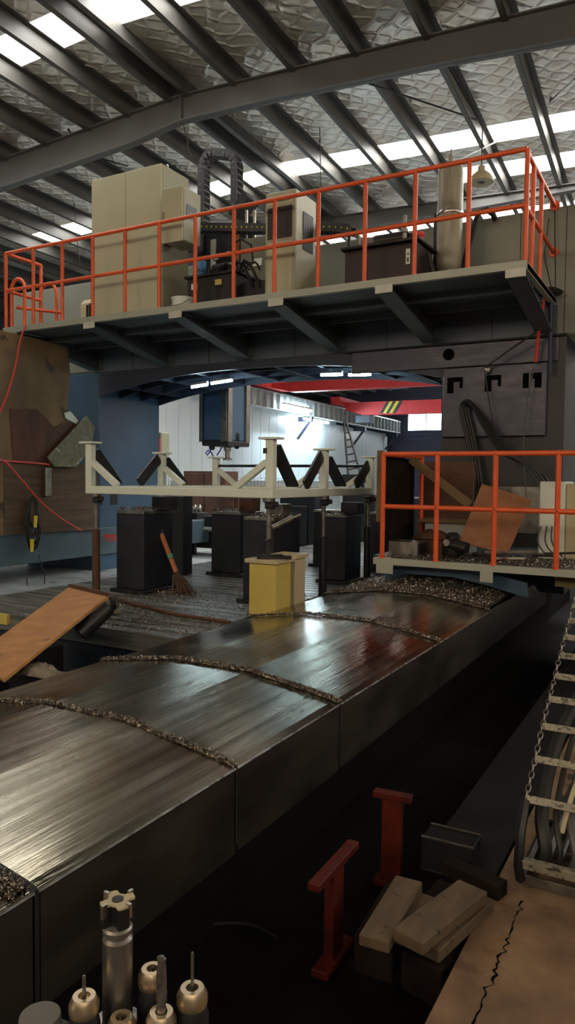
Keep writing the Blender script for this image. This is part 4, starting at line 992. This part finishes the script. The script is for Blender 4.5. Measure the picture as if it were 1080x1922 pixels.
m = MB(); m.box(-1.42, -1.17, 7.9, 8.5, LZ, 1.59, bev=.01); m.build('body', M['white'], rt)
m = MB(); m.box(-1.17, -.75, 7.95, 8.5, LZ, 1.57, bev=.01); m.build('side_unit', M['cream'], rt)
# hoses on column
for i, (dx, l) in enumerate(((0, 'outer'), (4, 'second'), (9, 'third'), (14, 'inner'))):
    cable('black_hose', [onY(893+dx, 1000, 9.1), onY(890+dx, 900, 9.15), onY(876+dx, 820, 9.2), onY(865+dx, 770, 9.2), onY(872+dx*.8, 754+dx*.6, 9.18), onY(886+dx*.6, 758+dx*.6, 9.1), onY(908+dx, 800, 8.95), onY(945+dx, 850, 8.8), onY(985+dx, 868+i*4, 8.8), onY(1015+dx, 905, 8.75), onY(1032+dx*.5, 960, 8.75), onY(1030, 1010, 8.75)], .022, 'rubber', '%s black hose of the bundle looping up on the right column' % l, grp='hoses on the right column')
for i, (l, x0) in enumerate((('left', 0), ('middle', 14), ('right', 26))):
    cable('grey_cable', [onY(945+x0*.3, 850, 8.8), onY(980+x0*.4, 868, 8.6), onY(1010+x0*.5, 905, 8.3), onY(1022+x0*.6, 960, 8.1), onY(1010+x0, 1015, 7.7), onY(1030+x0, 1045, 7.5)], .008, 'cable_grey', '%s thin grey cable hanging past the white cabinet' % l, 'cable', 'thin cables by the white cabinet')
cable('guy_wire', [onY(911, 690, 9.15), onY(960, 655, 9.1), onY(1012, 620, 9.0)], .012, 'black', 'black cable from the pulley up to the deck corner', 'cable')
cable('hanging_cable', [onY(911, 700, 9.15), onY(920, 760, 9.15), onY(932, 810, 9.15), onY(940, 850, 9.1)], .009, 'black', 'black cable hanging below the pulley on the right column', 'cable')
cable('hanging_cable', [onY(1003, 690, 9.15), onY(990, 760, 9.15), onY(983, 850, 9.1), onY(990, 950, 9.0)], .006, 'cable_grey', 'thin grey wire hanging down the right column', 'cable')
rt = thing('pulley_block', onY(911, 692, 9.2), 'small steel pulley where the black cable bends on the column', 'pulley')
p = onY(912, 693, 9.2); m = MB(); m.lathe(p, [(.02, 0), (.05, .01), (.035, .025), (.05, .04), (.02, .05)], 14, (0, 1, 0)); m.build('wheel', M['steel_d'], rt)
m = MB(); m.obox(p+Vector((-.04, 0, .03)), p+Vector((.02, 0, -.06)), .03, .02); m.build('hook', M['blacksteel'], rt)
cable('red_strap', [onY(1018, 528, 9.0), onY(1021, 560, 8.95), onY(1012, 620, 9.1), onY(1006, 680, 9.2)], .02, 'hose_red', 'red strap hanging at the right end of the upper deck', 'strap')
p = onY(1035, 545, 9.2)
rt = thing('warning_lamp_bracket', p, 'black round bracket with cables on the beam beside the red strap', 'bracket')
m = MB(); m.lathe(p+Vector((0, 0, -.05)), [(.12, 0), (.14, .03), (.08, .07), (.03, .09)], 16); m.build('disc', M['black'], rt)
m = MB(); m.tube([p, onY(1033, 700, 9.2)], .025, 8); m.build('conduit', M['bluedark'], rt)
m = MB(); m.tube([p+Vector((0, 0, .04)), onY(1022, 480, 9.3), onY(1031, 410, 9.3)], .007, 5); m.tube([p+Vector((.05, 0, .04)), onY(1042, 395, 9.3)], .008, 5); m.build('wire', M['black'], rt)

# ------------------------------------------------------------------ background behind the gantry
rt = thing('operator_console', (-10.6, 13, 0), 'grey operator panel on an arm behind the left column', 'control panel')
a = onY(279, 812, 13); b_ = onY(308, 857, 13)
m = MB(); m.box(a.x, b_.x, 12.9, 13.2, b_.z, a.z, bev=.02); m.build('housing', M['beige_d'], rt)
m = MB(); m.box(a.x+.1, b_.x-.08, 12.88, 12.9, b_.z+.12, a.z-.08); m.build('screen', M['glass_d'], rt)
m = MB(); m.tube([(a.x+.1, 13.05, 0), (a.x+.1, 13.05, b_.z)], .05, 10); m.build('stand', M['girder'], rt)
m = MB(); m.obox((b_.x-.02, 12.86, b_.z+.02), (b_.x-.02, 12.86, a.z-.15), .03, .04); m.obox((a.x+.2, 12.9, b_.z-.35), (b_.x, 12.85, b_.z-.1), .05, .03); m.build('grab_bar', M['hose_red'], rt)
m = MB(); m.box(-13.9, -13.3, 16, 16.3, 0, 3.2); tag(m.build('cupboard', M['ply']), 'tan tall cupboard at the far left behind the control panel', 'cupboard')
rt = thing('wooden_cupboard', (-11.4, 16, 0), 'brown wooden cupboard standing before the white wall', 'cupboard')
m = MB(); m.box(-12.1, -10.75, 16, 16.6, 0, 1.75); m.build('body', M['wood'], rt)
m = MB()
for x in (-12.08, -11.4): m.box(x, x+.65, 15.97, 16.0, .05, 1.70, bev=.01)
m.build('doors', M['ply_red'], rt)
m = MB(); m.lathe((-11.85, 15.93, 1.2), [(.05, 0), (.06, .03)], 12, (0, 1, 0)); m.build('yellow_badge', M['yellowp'], rt)
rt = thing('workbench', (-9, 12.3, 0), 'long low bench with machined parts behind the table', 'bench')
m = MB(); m.box(-10.9, -7.9, 12.3, 12.9, .52, .58, bev=.005); m.build('top', M['girder'], rt)
for x in (-10.8, -9.1, -8.0):
    m = MB(); m.box(x-.04, x+.04, 12.35, 12.43, 0, .52); m.build('leg', M['blacksteel'], rt)
m = MB(); m.box(-10.8, -8, 12.7, 12.8, .1, .45); m.build('back_panel', M['coldark'], rt)
for (x, w_, h, l, mt) in ((-9.25, .5, .28, 'black rectangular block on the low bench', 'black'), (-8.6, .45, .22, 'second dark block on the low bench, further right', 'blacksteel')):
    m = MB(); m.box(x-w_/2, x+w_/2, 12.35, 12.75, .58, .58+h, bev=.01); tag(m.build('machined_block', M[mt]), l, 'block')
for i, x in enumerate((-9.2, -9.08)):
    m = MB(); m.lathe((x, 12.55, .86), [(.03, 0), (.04, .02), (.04, .13), (.02, .16)], 12); tag(m.build('tool_bit', M['steel']), ('left', 'right')[i]+' one of two small steel tools standing on the black block', 'tool')
for k, (x, y, w_, h, l) in enumerate(((-6.9, 12.8, .8, 1.25, 'dark machine part behind the central pedestals'), (-5.9, 13.5, .7, 1.3, 'dark machine part right of the one behind the central pedestals'), (-4.9, 13.4, .7, 1.25, 'dark machine part behind the right pedestals'), (-9.6, 14.4, .6, 1.4, 'dark reddish machine part left under the white frame'))):
    m = MB(); m.box(x-w_/2, x+w_/2, y, y+.5, -.01, h, bev=.02); m.box(x-w_*.3, x+w_*.3, y-.05, y, .3, h-.2, bev=.01); tag(m.build('machine_part', M['navy' if k < 3 else 'rust']), l, 'machine part')
m = MB(B)
for i in range(40): m.box(-14.6+i*.12, -14.595+i*.12, 20, 20.01, .8, 1.6)
for i in range(7): m.box(-14.6, -9.8, 20, 20.01, .8+i*.13, .805+i*.13)
tag(m.build('wire_mesh_fence', M['cable_grey']), 'fine wire mesh screen low before the white wall', 'fence')
m = MB(B); m.box(-14.9, -14.0, 21, 34, 0, 1.5, bev=.02); tag(m.build('wall_cabinet_row', M['girder']), 'pale low cabinets along the foot of the white wall', 'cabinet')
# lattice ladder mast
rt = thing('step_ladder', (-7.2, 16.5, 0), 'dark tall ladder leaning near the far white wall', 'ladder')
A0, A1, B0, B1 = onY(646, 790, 16.3), onY(655, 905, 16.0), onY(650, 790, 16.3), onY(680, 900, 16.0)
for a, b_ in ((A0, A1), (B0, B1)):
    m = MB(); m.tube([a, b_.lerp(a, 0) + (b_-a)*1.0], .028, 6); m.build('stile', M['black'], rt)
m = MB()
for k in range(7): t = .2+.12*k; m.tube([A0.lerp(A1, t), B0.lerp(B1, t)], .018, 5)
m.build('rungs', M['black'], rt)
m = MB(); q = (A1+B1)/2; m.box(q.x-.3, q.x+.3, 15.9, 16.4, q.z-.05, q.z+.15); m.tube([(A1.x, 16, 0), A1], .03, 6); m.tube([(B1.x, 16, 0), B1], .03, 6); m.build('platform', M['black'], rt)
# things at the far right gap
m = MB(); m.box(-1.0, 1.0, 13, 14, 0, 1.7, bev=.02); tag(m.build('machine_enclosure', M['girder']), 'pale green machine enclosure seen at the right edge behind the column', 'machine')
m = MB(); m.box(-1.6, 2, 15, 15.5, 2.2, 3.6, bev=.02); m.box(-1.4, 1.6, 15, 15.5, 0, 2.2); tag(m.build('stored_machine', M['bluedark']), 'dark blue machine body far behind the right column', 'machine')

# ------------------------------------------------------------------ trench items, front right
def stand(x0, y0, y1, zt, xw, label, yy):
    rt = thing('red_stand', (x0, (y0+y1)/2, -.3), label, 'stand', 'red oxide steel stands in the trench')
    m = MB(); m.box(x0-.05, x0+.05, y0, y1, -.30, -.27, bev=.004); m.box(x0-.16, x0-.05, y0+.02, y0+.07, -.30, -.27); m.build('foot', M['redstand'], rt)
    ym = yy
    m = MB(); m.box(x0-.035, x0+.035, ym-.03, ym+.03, -.27, zt-.03, bev=.004); m.build('upright', M['redstand'], rt)
    m = MB(); m.box(x0-.03, x0+.03, ym-.10, ym+.10, zt-.03, zt, bev=.004); m.box(x0-.12, x0-.03, ym-.02, ym+.02, zt-.06, zt-.02); m.build('top_bar', M['redstand'], rt)
    return rt
t1 = onZ(612, 1690, 0.05); f1 = onZ(620, 1800, -.3)
def redstand(top_l, top_r, foot_l, foot_r, web_t, web_b, zt, label):
    a, b_ = onZ(*top_l, zt), onZ(*top_r, zt); c, d = onZ(*foot_l, -.28), onZ(*foot_r, -.28)
    rt = thing('red_stand', ((c.x+d.x)/2, (c.y+d.y)/2, -.3), label, 'stand', 'red stands in the trench')
    m = MB(); m.obox(a, b_, .07, .03, bev=.003); m.build('top_bar', M['redstand'], rt)
    m = MB(); m.obox(c, d, .08, .03, bev=.003); m.build('foot', M['redstand'], rt)
    mt = (a+b_)/2; mb = (c+d)/2; mt = Vector((mb.x, mb.y, zt))
    m = MB(); m.obox((mb.x, mb.y, -.27), (mb.x, mb.y, zt), .10, .04, up=(d-c).normalized()); m.build('upright', M['redstand'], rt)
def solve_stand(foot, zt, ang, L, label, w=.08, Lf=None):
    f = onZ(*foot, -.28); rt = thing('red_stand', (f.x, f.y, -.3), label, 'stand', 'red stands in the trench')
    d = Vector((math.cos(ang), math.sin(ang), 0)); Lf = Lf or L
    m = MB(); m.obox(f-d*Lf/2, f+d*Lf/2, .07, .03, bev=.003); m.build('foot', M['redstand'], rt)
    m = MB(); m.obox((f.x, f.y, -.27), (f.x, f.y, zt-.01), w, .04, up=(-d.y, d.x, 0)); m.build('upright', M['redstand'], rt)
    t = Vector((f.x, f.y, zt)); m = MB(); m.obox(t-d*L/2, t+d*L/2, .05, .03, bev=.003); m.build('top_bar', M['redstand'], rt)
solve_stand((626, 1795), .09, R(91), .38, 'nearer red-orange steel stand in the dark trench', .095, .26)
solve_stand((735, 1655), .13, R(5), .18, 'farther dark red steel stand in the trench', .09, .16)
# steel plate edge right of trench
m = MB(); m.box(-.98, -.67, 3.0, 9.0, -.06, -.02); tag(m.build('cover_plate', M['plate']), 'dark oily steel plate along the concrete edge', 'steel plate')
# timber blocks
def plank(px0, px1, z, w, h, mt, label, name='timber_block', bm=.004):
    a, b_ = onZ(*px0, z), onZ(*px1, z); m = MB(); m.obox(a, b_, w, h, bev=bm); return tag(m.build(name, M[mt]), label, 'timber block', 'timber blocks piled at the trench edge')
plank((702, 1772), (768, 1658), .06, .105, .042, 'timber', 'pale timber block, leftmost of the pile at the trench edge')
plank((765, 1768), (888, 1672), .085, .12, .045, 'timber', 'brown-edged timber block in the middle, topmost of the pile')
plank((745, 1760), (800, 1690), .03, .12, .05, 'timber', 'pale timber block lying under the middle one')
plank((800, 1785), (905, 1690), .03, .10, .045, 'timber', 'pale timber block at the right, under the brown-edged one')
plank((790, 1840), (900, 1740), -.09, .16, .14, 'timber_d', 'thick dark timber beneath the pale blocks')
plank((700, 1800), (760, 1690), -.08, .14, .14, 'timber_d', 'dark timber base under the leftmost pale block')
plank((760, 1790), (850, 1690), -.07, .12, .14, 'timber_d', 'dark timber base under the middle of the pile')
plank((840, 1625), (945, 1672), .03, .07, .06, 'timber_d', 'dark brown timber lying across behind the pale blocks')
rt = thing('steel_channel', onZ(850, 1600, .0), 'dark steel box section with bright edges at the trench side', 'steel section')
a, b_ = onZ(800, 1588, .0), onZ(895, 1612, .0); m = MB(); m.obox(a, b_, .14, .14, bev=.004); m.build('section', M['plate'], rt)
d = (b_-a).normalized(); n_ = Vector((-d.y, d.x, 0))
for s_, z in ((1, .075), (-1, .075), (-1, -.065)):
    m = MB(); m.obox(a+n_*s_*.066+Vector((0, 0, z-.0)), b_+n_*s_*.066+Vector((0, 0, z)), .012, .004); m.build('bright_edge', M['steel_d'], rt)
plank((700, 1730), (745, 1712), -.2, .08, .05, 'plate', 'dark flat offcut deep in the trench behind the blocks')
cable('floor_cable', [onZ(330, 1752, -.28), onZ(400, 1735, -.28), onZ(470, 1735, -.28), onZ(520, 1760, -.28)], .006, 'rubber', 'thin cable lying in the dark trench', 'cable')
# concrete crack
pts = [onZ(*q, .0015) for q in ((978, 1690), (965, 1725), (955, 1765), (940, 1800), (925, 1840), (905, 1880), (885, 1930))]
L_, R_ = [], []
for a, b_ in zip(pts[:-1], pts[1:]):
    d = (b_-a).normalized(); n_ = Vector((-d.y, d.x, 0))
    for k in range(7):
        p = a.lerp(b_, k/7)+n_*random.gauss(0, .005); w = random.uniform(.0008, .005)
        L_.append(p-n_*w); R_.append(p+n_*w*random.uniform(.5, 1.5))
m = MB()
m.add(L_+R_, [(i+1, i, i+len(L_), i+1+len(L_)) for i in range(len(L_)-1)])
struct(m.build('trim_2', M['hole']), 'dark jagged crack in the concrete floor')

# ------------------------------------------------------------------ steel cable drag chain at right
XA, XB = -.555, .30
rt = thing('cable_drag_chain', (-.15, 2.9, 0), 'open steel cable drag chain with rungs rising at the right edge', 'cable carrier')
up = [(2.93, .10), (2.90, .22), (2.97, .33), (3.15, .44)]
rungs = [(2.97, .34), (3.15, .44), (3.30, .535), (3.45, .615), (3.60, .685), (3.73, .755), (3.86, .82), (4.0, .88), (4.12, .94), (4.26, 1.0), (4.4, 1.06), (4.55, 1.12), (4.7, 1.18)]
for (y, z) in rungs:
    m = MB(); m.obox((XA, y, z), (XB, y, z), .012, .030, up=(0, .45, .9), bev=.001); m.build('rung', M['rung'], rt)
for (y, z) in ((2.87, .13), (2.92, .04), (3.2, .03), (3.5, .03), (3.8, .03), (4.1, .03), (4.4, .03)):
    m = MB(); m.obox((XA, y, z), (XB, y, z), .035 if z > .1 else .012, .035, up=(0, 1, 0) if z > .1 else (0, 0, 1), bev=.002); m.build('rung', M['rung' if z > .1 else 'steel_d'], rt)
side_path = [(3.5, .03), (3.2, .03), (3.0, .03), (2.90, .05), (2.86, .12), (2.88, .24), (2.97, .33)]
for x in (XA, XB):
    m = MB(); m.tube([(x, y, z) for y, z in side_path], .02, 6); m.build('side_link', M['black'], rt)
# small chain links on the side
def link(m, a, b_, flip):
    d = (b_-a); L = d.length*1.25; d.normalize(); s_ = Vector((1, 0, 0)) if flip else Vector((1, 0, 0)).cross(d).normalized(); mid = (a+b_)/2
    pts = []
    for k in range(13):
        t = 2*math.pi*k/12; pts.append(mid+d*math.cos(t)*L/2+s_*math.sin(t)*L*.22)
    m.tube(pts, L*.06, 5, caps=False)
m = MB(); prev = None; cur = 0
P = [Vector((XA, y, z)) for y, z in rungs]
k = 0
for a, b_ in zip(P[:-1], P[1:]):
    nl = max(2, round((b_-a).length/.034))
    for i in range(nl): link(m, a.lerp(b_, i/nl), a.lerp(b_, (i+1)/nl), k % 2); k += 1
m.build('link_chain', M['steel_d'], rt)
cable_cols = ['rubber', 'rubber', 'cable_grey', 'rubber', 'black', 'cable_grey', 'rubber', 'bluedark', 'rubber', 'black']
for i in range(10):
    x = XA+.06+i*.055; off = random.uniform(-.02, .03)
    x2 = x + random.uniform(-.02, .05)
    if i == 0: rr = .028
    else: rr = random.choice((.012, .016, .022, .009))
    pts = [(x+.10, 4.7, 1.10+off), (x+.07, 4.2, .90+off), (x2+.04, 3.7, .67+off), (x, 3.3, .46+off-.02*(i % 3)), (x-.01, 3.05, .28), (x+random.uniform(-.02, .03), 2.96, .16), (x, 3.02, .07), (x, 3.3, .05), (x, 3.9, .05)]
    cable('power_cable', pts, rr, cable_cols[i], ('leftmost thick black', 'second', 'third', 'fourth', 'fifth', 'sixth', 'seventh', 'eighth', 'ninth', 'tenth')[i]+' cable from the left lying inside the drag chain', 'cable', 'cables inside the drag chain')
cable('cable_tail', [(-.20, 3.5, .62), (-.28, 3.25, .52), (-.38, 3.1, .40), (-.42, 3.0, .22)], .01, 'cream', 'thin tan cable crossing the others in the drag chain', 'cable')
cable('cable_tail', [(-.15, 3.9, .86), (-.36, 3.6, .66), (-.30, 3.3, .5), (-.36, 3.05, .3)], .008, 'cream', 'second thin tan cable curling inside the drag chain', 'cable')

# ------------------------------------------------------------------ tool holders near the camera
TZ = .52
def base_xy(px_, py_, z): p = onZ(px_, py_, z); return p.x, p.y
rt = thing('tool_rack', (-.85, .85, 0), 'dark tool rack holding the milling tools at the bottom edge', 'tool rack')
m = MB(); m.box(-1.15, -.55, .55, 1.05, TZ-.06, TZ-.02, bev=.005); m.build('top_plate', M['black'], rt)
for (x, y) in ((-1.12, .58), (-.58, .58), (-1.12, 1.02), (-.58, 1.02)):
    m = MB(); m.box(x-.02, x+.02, y-.02, y+.02, -.3, TZ-.06); m.build('leg', M['black'], rt)
def tool_root(name, x, y, label, cat='tool holder', g_='milling tool holders in the rack'): return thing(name, (x, y, TZ-.02), label, cat, g_)
def nutgrooves(m, c, r, h, n=6):
    for k in range(n):
        a = 2*math.pi*k/n; m.box(-.004, .004, r-.006, r+.0015, 0, h, Matrix.Translation(Vector(c)) @ Matrix.Rotation(a, 4, 'Z'))
# face mill : axis at px(222), top y 1695
x, y = base_xy(221, 1692, .80)
rt = tool_root('face_mill', x, y, 'tall arbor with a four-tooth face mill on top', 'milling cutter')
m = MB(); m.lathe((x, y, TZ-.02), [(.032, 0), (.032, .02), (.043, .025), (.043, .05), (.036, .06), (.028, .065)], 28); m.build('flange', M['blacksteel'], rt)
m = MB(); m.lathe((x, y, TZ+.035), [(.028, 0), (.045, .002), (.045, .012), (.030, .015)], 28); m.build('collar_ring', M['steel'], rt)
m = MB(); m.lathe((x, y, TZ+.045), [(.030, 0), (.0285, .01), (.028, .165), (.022, .170), (.022, .175)], 28); m.build('arbor', M['steel_d'], rt)
m = MB(); m.lathe((x, y, TZ+.219), [(.024, 0), (.028, .004), (.028, .012), (.024, .016), (.023, .025)], 28); m.build('cutter_neck', M['steel_d'], rt)
m = MB()
n = 48; prof = []
for k in range(n):
    a = 2*math.pi*k/n; ph = (k % 12)/12
    r = .033 - (.013 if ph < .35 else .013*max(0, .5-ph)/.15 if ph < .5 else 0)
    prof.append((x+r*math.cos(a), y+r*math.sin(a)))
m.prism(prof, 2, TZ+.242, TZ+.280)
ch = m.build('cutter_head', M['black'], rt)
prof2 = [(x+(px_-x)*.98, y+(py_-y)*.98) for px_, py_ in prof]
m = MB(); m.prism(prof2, 2, TZ+.280, TZ+.284); m.build('cutter_face', M['cream'], ch)
m = MB(); m.lathe((x, y, TZ+.284), [(.011, 0), (.011, .002), (.006, .002)], 20); m.build('centre_bolt', M['blacksteel'], ch)
for k in range(4):
    m = MB(); a = 2*math.pi*(k*12+11)/n; m.box(-.003, .003, .026, .037, TZ+.262, TZ+.288, Matrix.Translation((x, y, 0)) @ Matrix.Rotation(a-math.pi/2, 4, 'Z')); m.build('cutting_insert', M['steel'], ch)
def collet(px_, py_, zt, r, label, pin=None, drill=None, body='black', slots=True, nut='brassnut'):
    x, y = base_xy(px_, py_, zt)
    rt = tool_root('collet_chuck', x, y, label)
    hn = .032
    if zt-hn-.03 > TZ: m = MB(); m.lathe((x, y, TZ-.02), [(r*1.05, 0), (r*1.05, .03), (r*1.12, .035), (r*1.12, zt-hn-TZ), (r*.9, zt-hn-TZ+.02)], 24)
    else: m = MB(); m.lathe((x, y, TZ-.02), [(r, 0), (r, max(.01, zt-hn-TZ+.02))], 24)
    m.build('holder_body', M[body], rt)
    m = MB(); m.lathe((x, y, zt-hn), [(r, 0), (r*1.04, .004), (r*1.04, hn*.55), (r*.82, hn-.002), (r*.78, hn), (r*.42, hn), (r*.40, hn-.010)], 28)
    nt_ = m.build('clamping_nut', M[nut], rt)
    if slots:
        m = MB()
        for k in range(4):
            a = math.pi/2*k+.5; m.box(-.0015, .0015, .004, r*.4, zt-.012, zt-.004, Matrix.Translation((x, y, 0)) @ Matrix.Rotation(a, 4, 'Z'))
        m.lathe((x, y, zt-.014), [(r*.39, 0), (r*.39, .003)], 16); m.build('collet', M['blacksteel'], nt_)
    if pin:
        m = MB(); m.lathe((x, y, zt-.012), [(pin[0], 0), (pin[0], pin[1]), (pin[0]*.7, pin[1]+.004)], 10); m.build('cutter', M['steel_d'], rt)
    if drill:
        L, rd = drill; m = MB(); vs = []; fs = []; ns = 36; nr = 12
        for i in range(ns+1):
            h = L*i/ns; tw = h*38
            for j in range(nr):
                a = 2*math.pi*j/nr; rr = rd*(1-.38*max(0, math.cos(2*(a-tw)))**2) if i > 6 else rd
                if i == ns: rr *= .35
                vs.append((x+rr*math.cos(a), y+rr*math.sin(a), zt-.012+h))
        for i in range(ns):
            for j in range(nr): fs.append((i*nr+j, i*nr+(j+1) % nr, (i+1)*nr+(j+1) % nr, (i+1)*nr+j))
        fs.append(tuple(ns*nr+j for j in range(nr))); m.add(vs, fs, True); m.build('twist_drill', M['steel_d'], rt)
    return rt
collet(158, 1868, .66, .026, 'brass-toned chuck with a short pin, left of the face mill', pin=(.0035, .045), slots=False, nut='brassnut')
collet(286, 1817, .665, .026, 'black-bodied collet chuck with an empty collet, right of the arbor')
collet(303, 1898, .63, .027, 'collet chuck holding a long twist drill', drill=(.115, .0095))
collet(361, 1853, .655, .028, 'rightmost collet chuck with a thin pin upright', pin=(.003, .075))
collet(228, 1908, .62, .025, 'collet chuck with a small dark hole in front of the arbor', slots=True)
x, y = base_xy(75, 1905, .62)
m = MB(); m.lathe((x, y, TZ-.02), [(.036, 0), (.038, .11), (.036, .12), (.0, .121)], 28); tag(m.build('round_plug', M['grille'] if False else mat('greyish_plastic', (.16, .15, .13), .5)), 'plain greyish round cap at the bottom left corner', 'cap')

# ------------------------------------------------------------------ lights
def area(name, loc, tgt, sx, sy, power, col):
    l = bpy.data.lights.new(name, 'AREA'); l.shape = 'RECTANGLE'; l.size = sx; l.size_y = sy; l.energy = power; l.color = col
    o = bpy.data.objects.new(name, l); COL.objects.link(o); o.location = loc
    o.rotation_euler = (Vector(tgt)-Vector(loc)).to_track_quat('-Z', 'Y').to_euler(); return o
area('warm_bay_lamp', (-4.5, -4.5, 5.5), (-3.0, 2.5, .3), 2.5, 1.2, 90, (1, .74, .45))
W = bpy.data.worlds.new('hall_daylight'); S.world = W; W.use_nodes = True
W.node_tree.nodes['Background'].inputs[0].default_value = (.65, .8, 1, 1); W.node_tree.nodes['Background'].inputs[1].default_value = .05

# ------------------------------------------------------------------ camera
cam = bpy.data.cameras.new('camera'); co = bpy.data.objects.new('camera', cam); COL.objects.link(co)
cam.sensor_fit = 'VERTICAL'; cam.sensor_height = 24; cam.lens = F/1922*24; cam.clip_end = 200; cam.clip_start = .05
mw = Matrix(((Xc.x, Xc.y, Xc.z), (Yc.x, Yc.y, Yc.z), (Zc.x, Zc.y, Zc.z))).to_4x4(); mw.translation = (0, 0, EH)
co.matrix_world = mw; S.camera = co
S.view_settings.view_transform = 'Standard'; S.view_settings.look = 'None'; S.view_settings.gamma = 1; S.view_settings.exposure = .65
S.view_settings.use_curve_mapping = False
S.cycles.use_denoising = True
S.cycles.max_bounces = 8; S.cycles.sample_clamp_indirect = 6
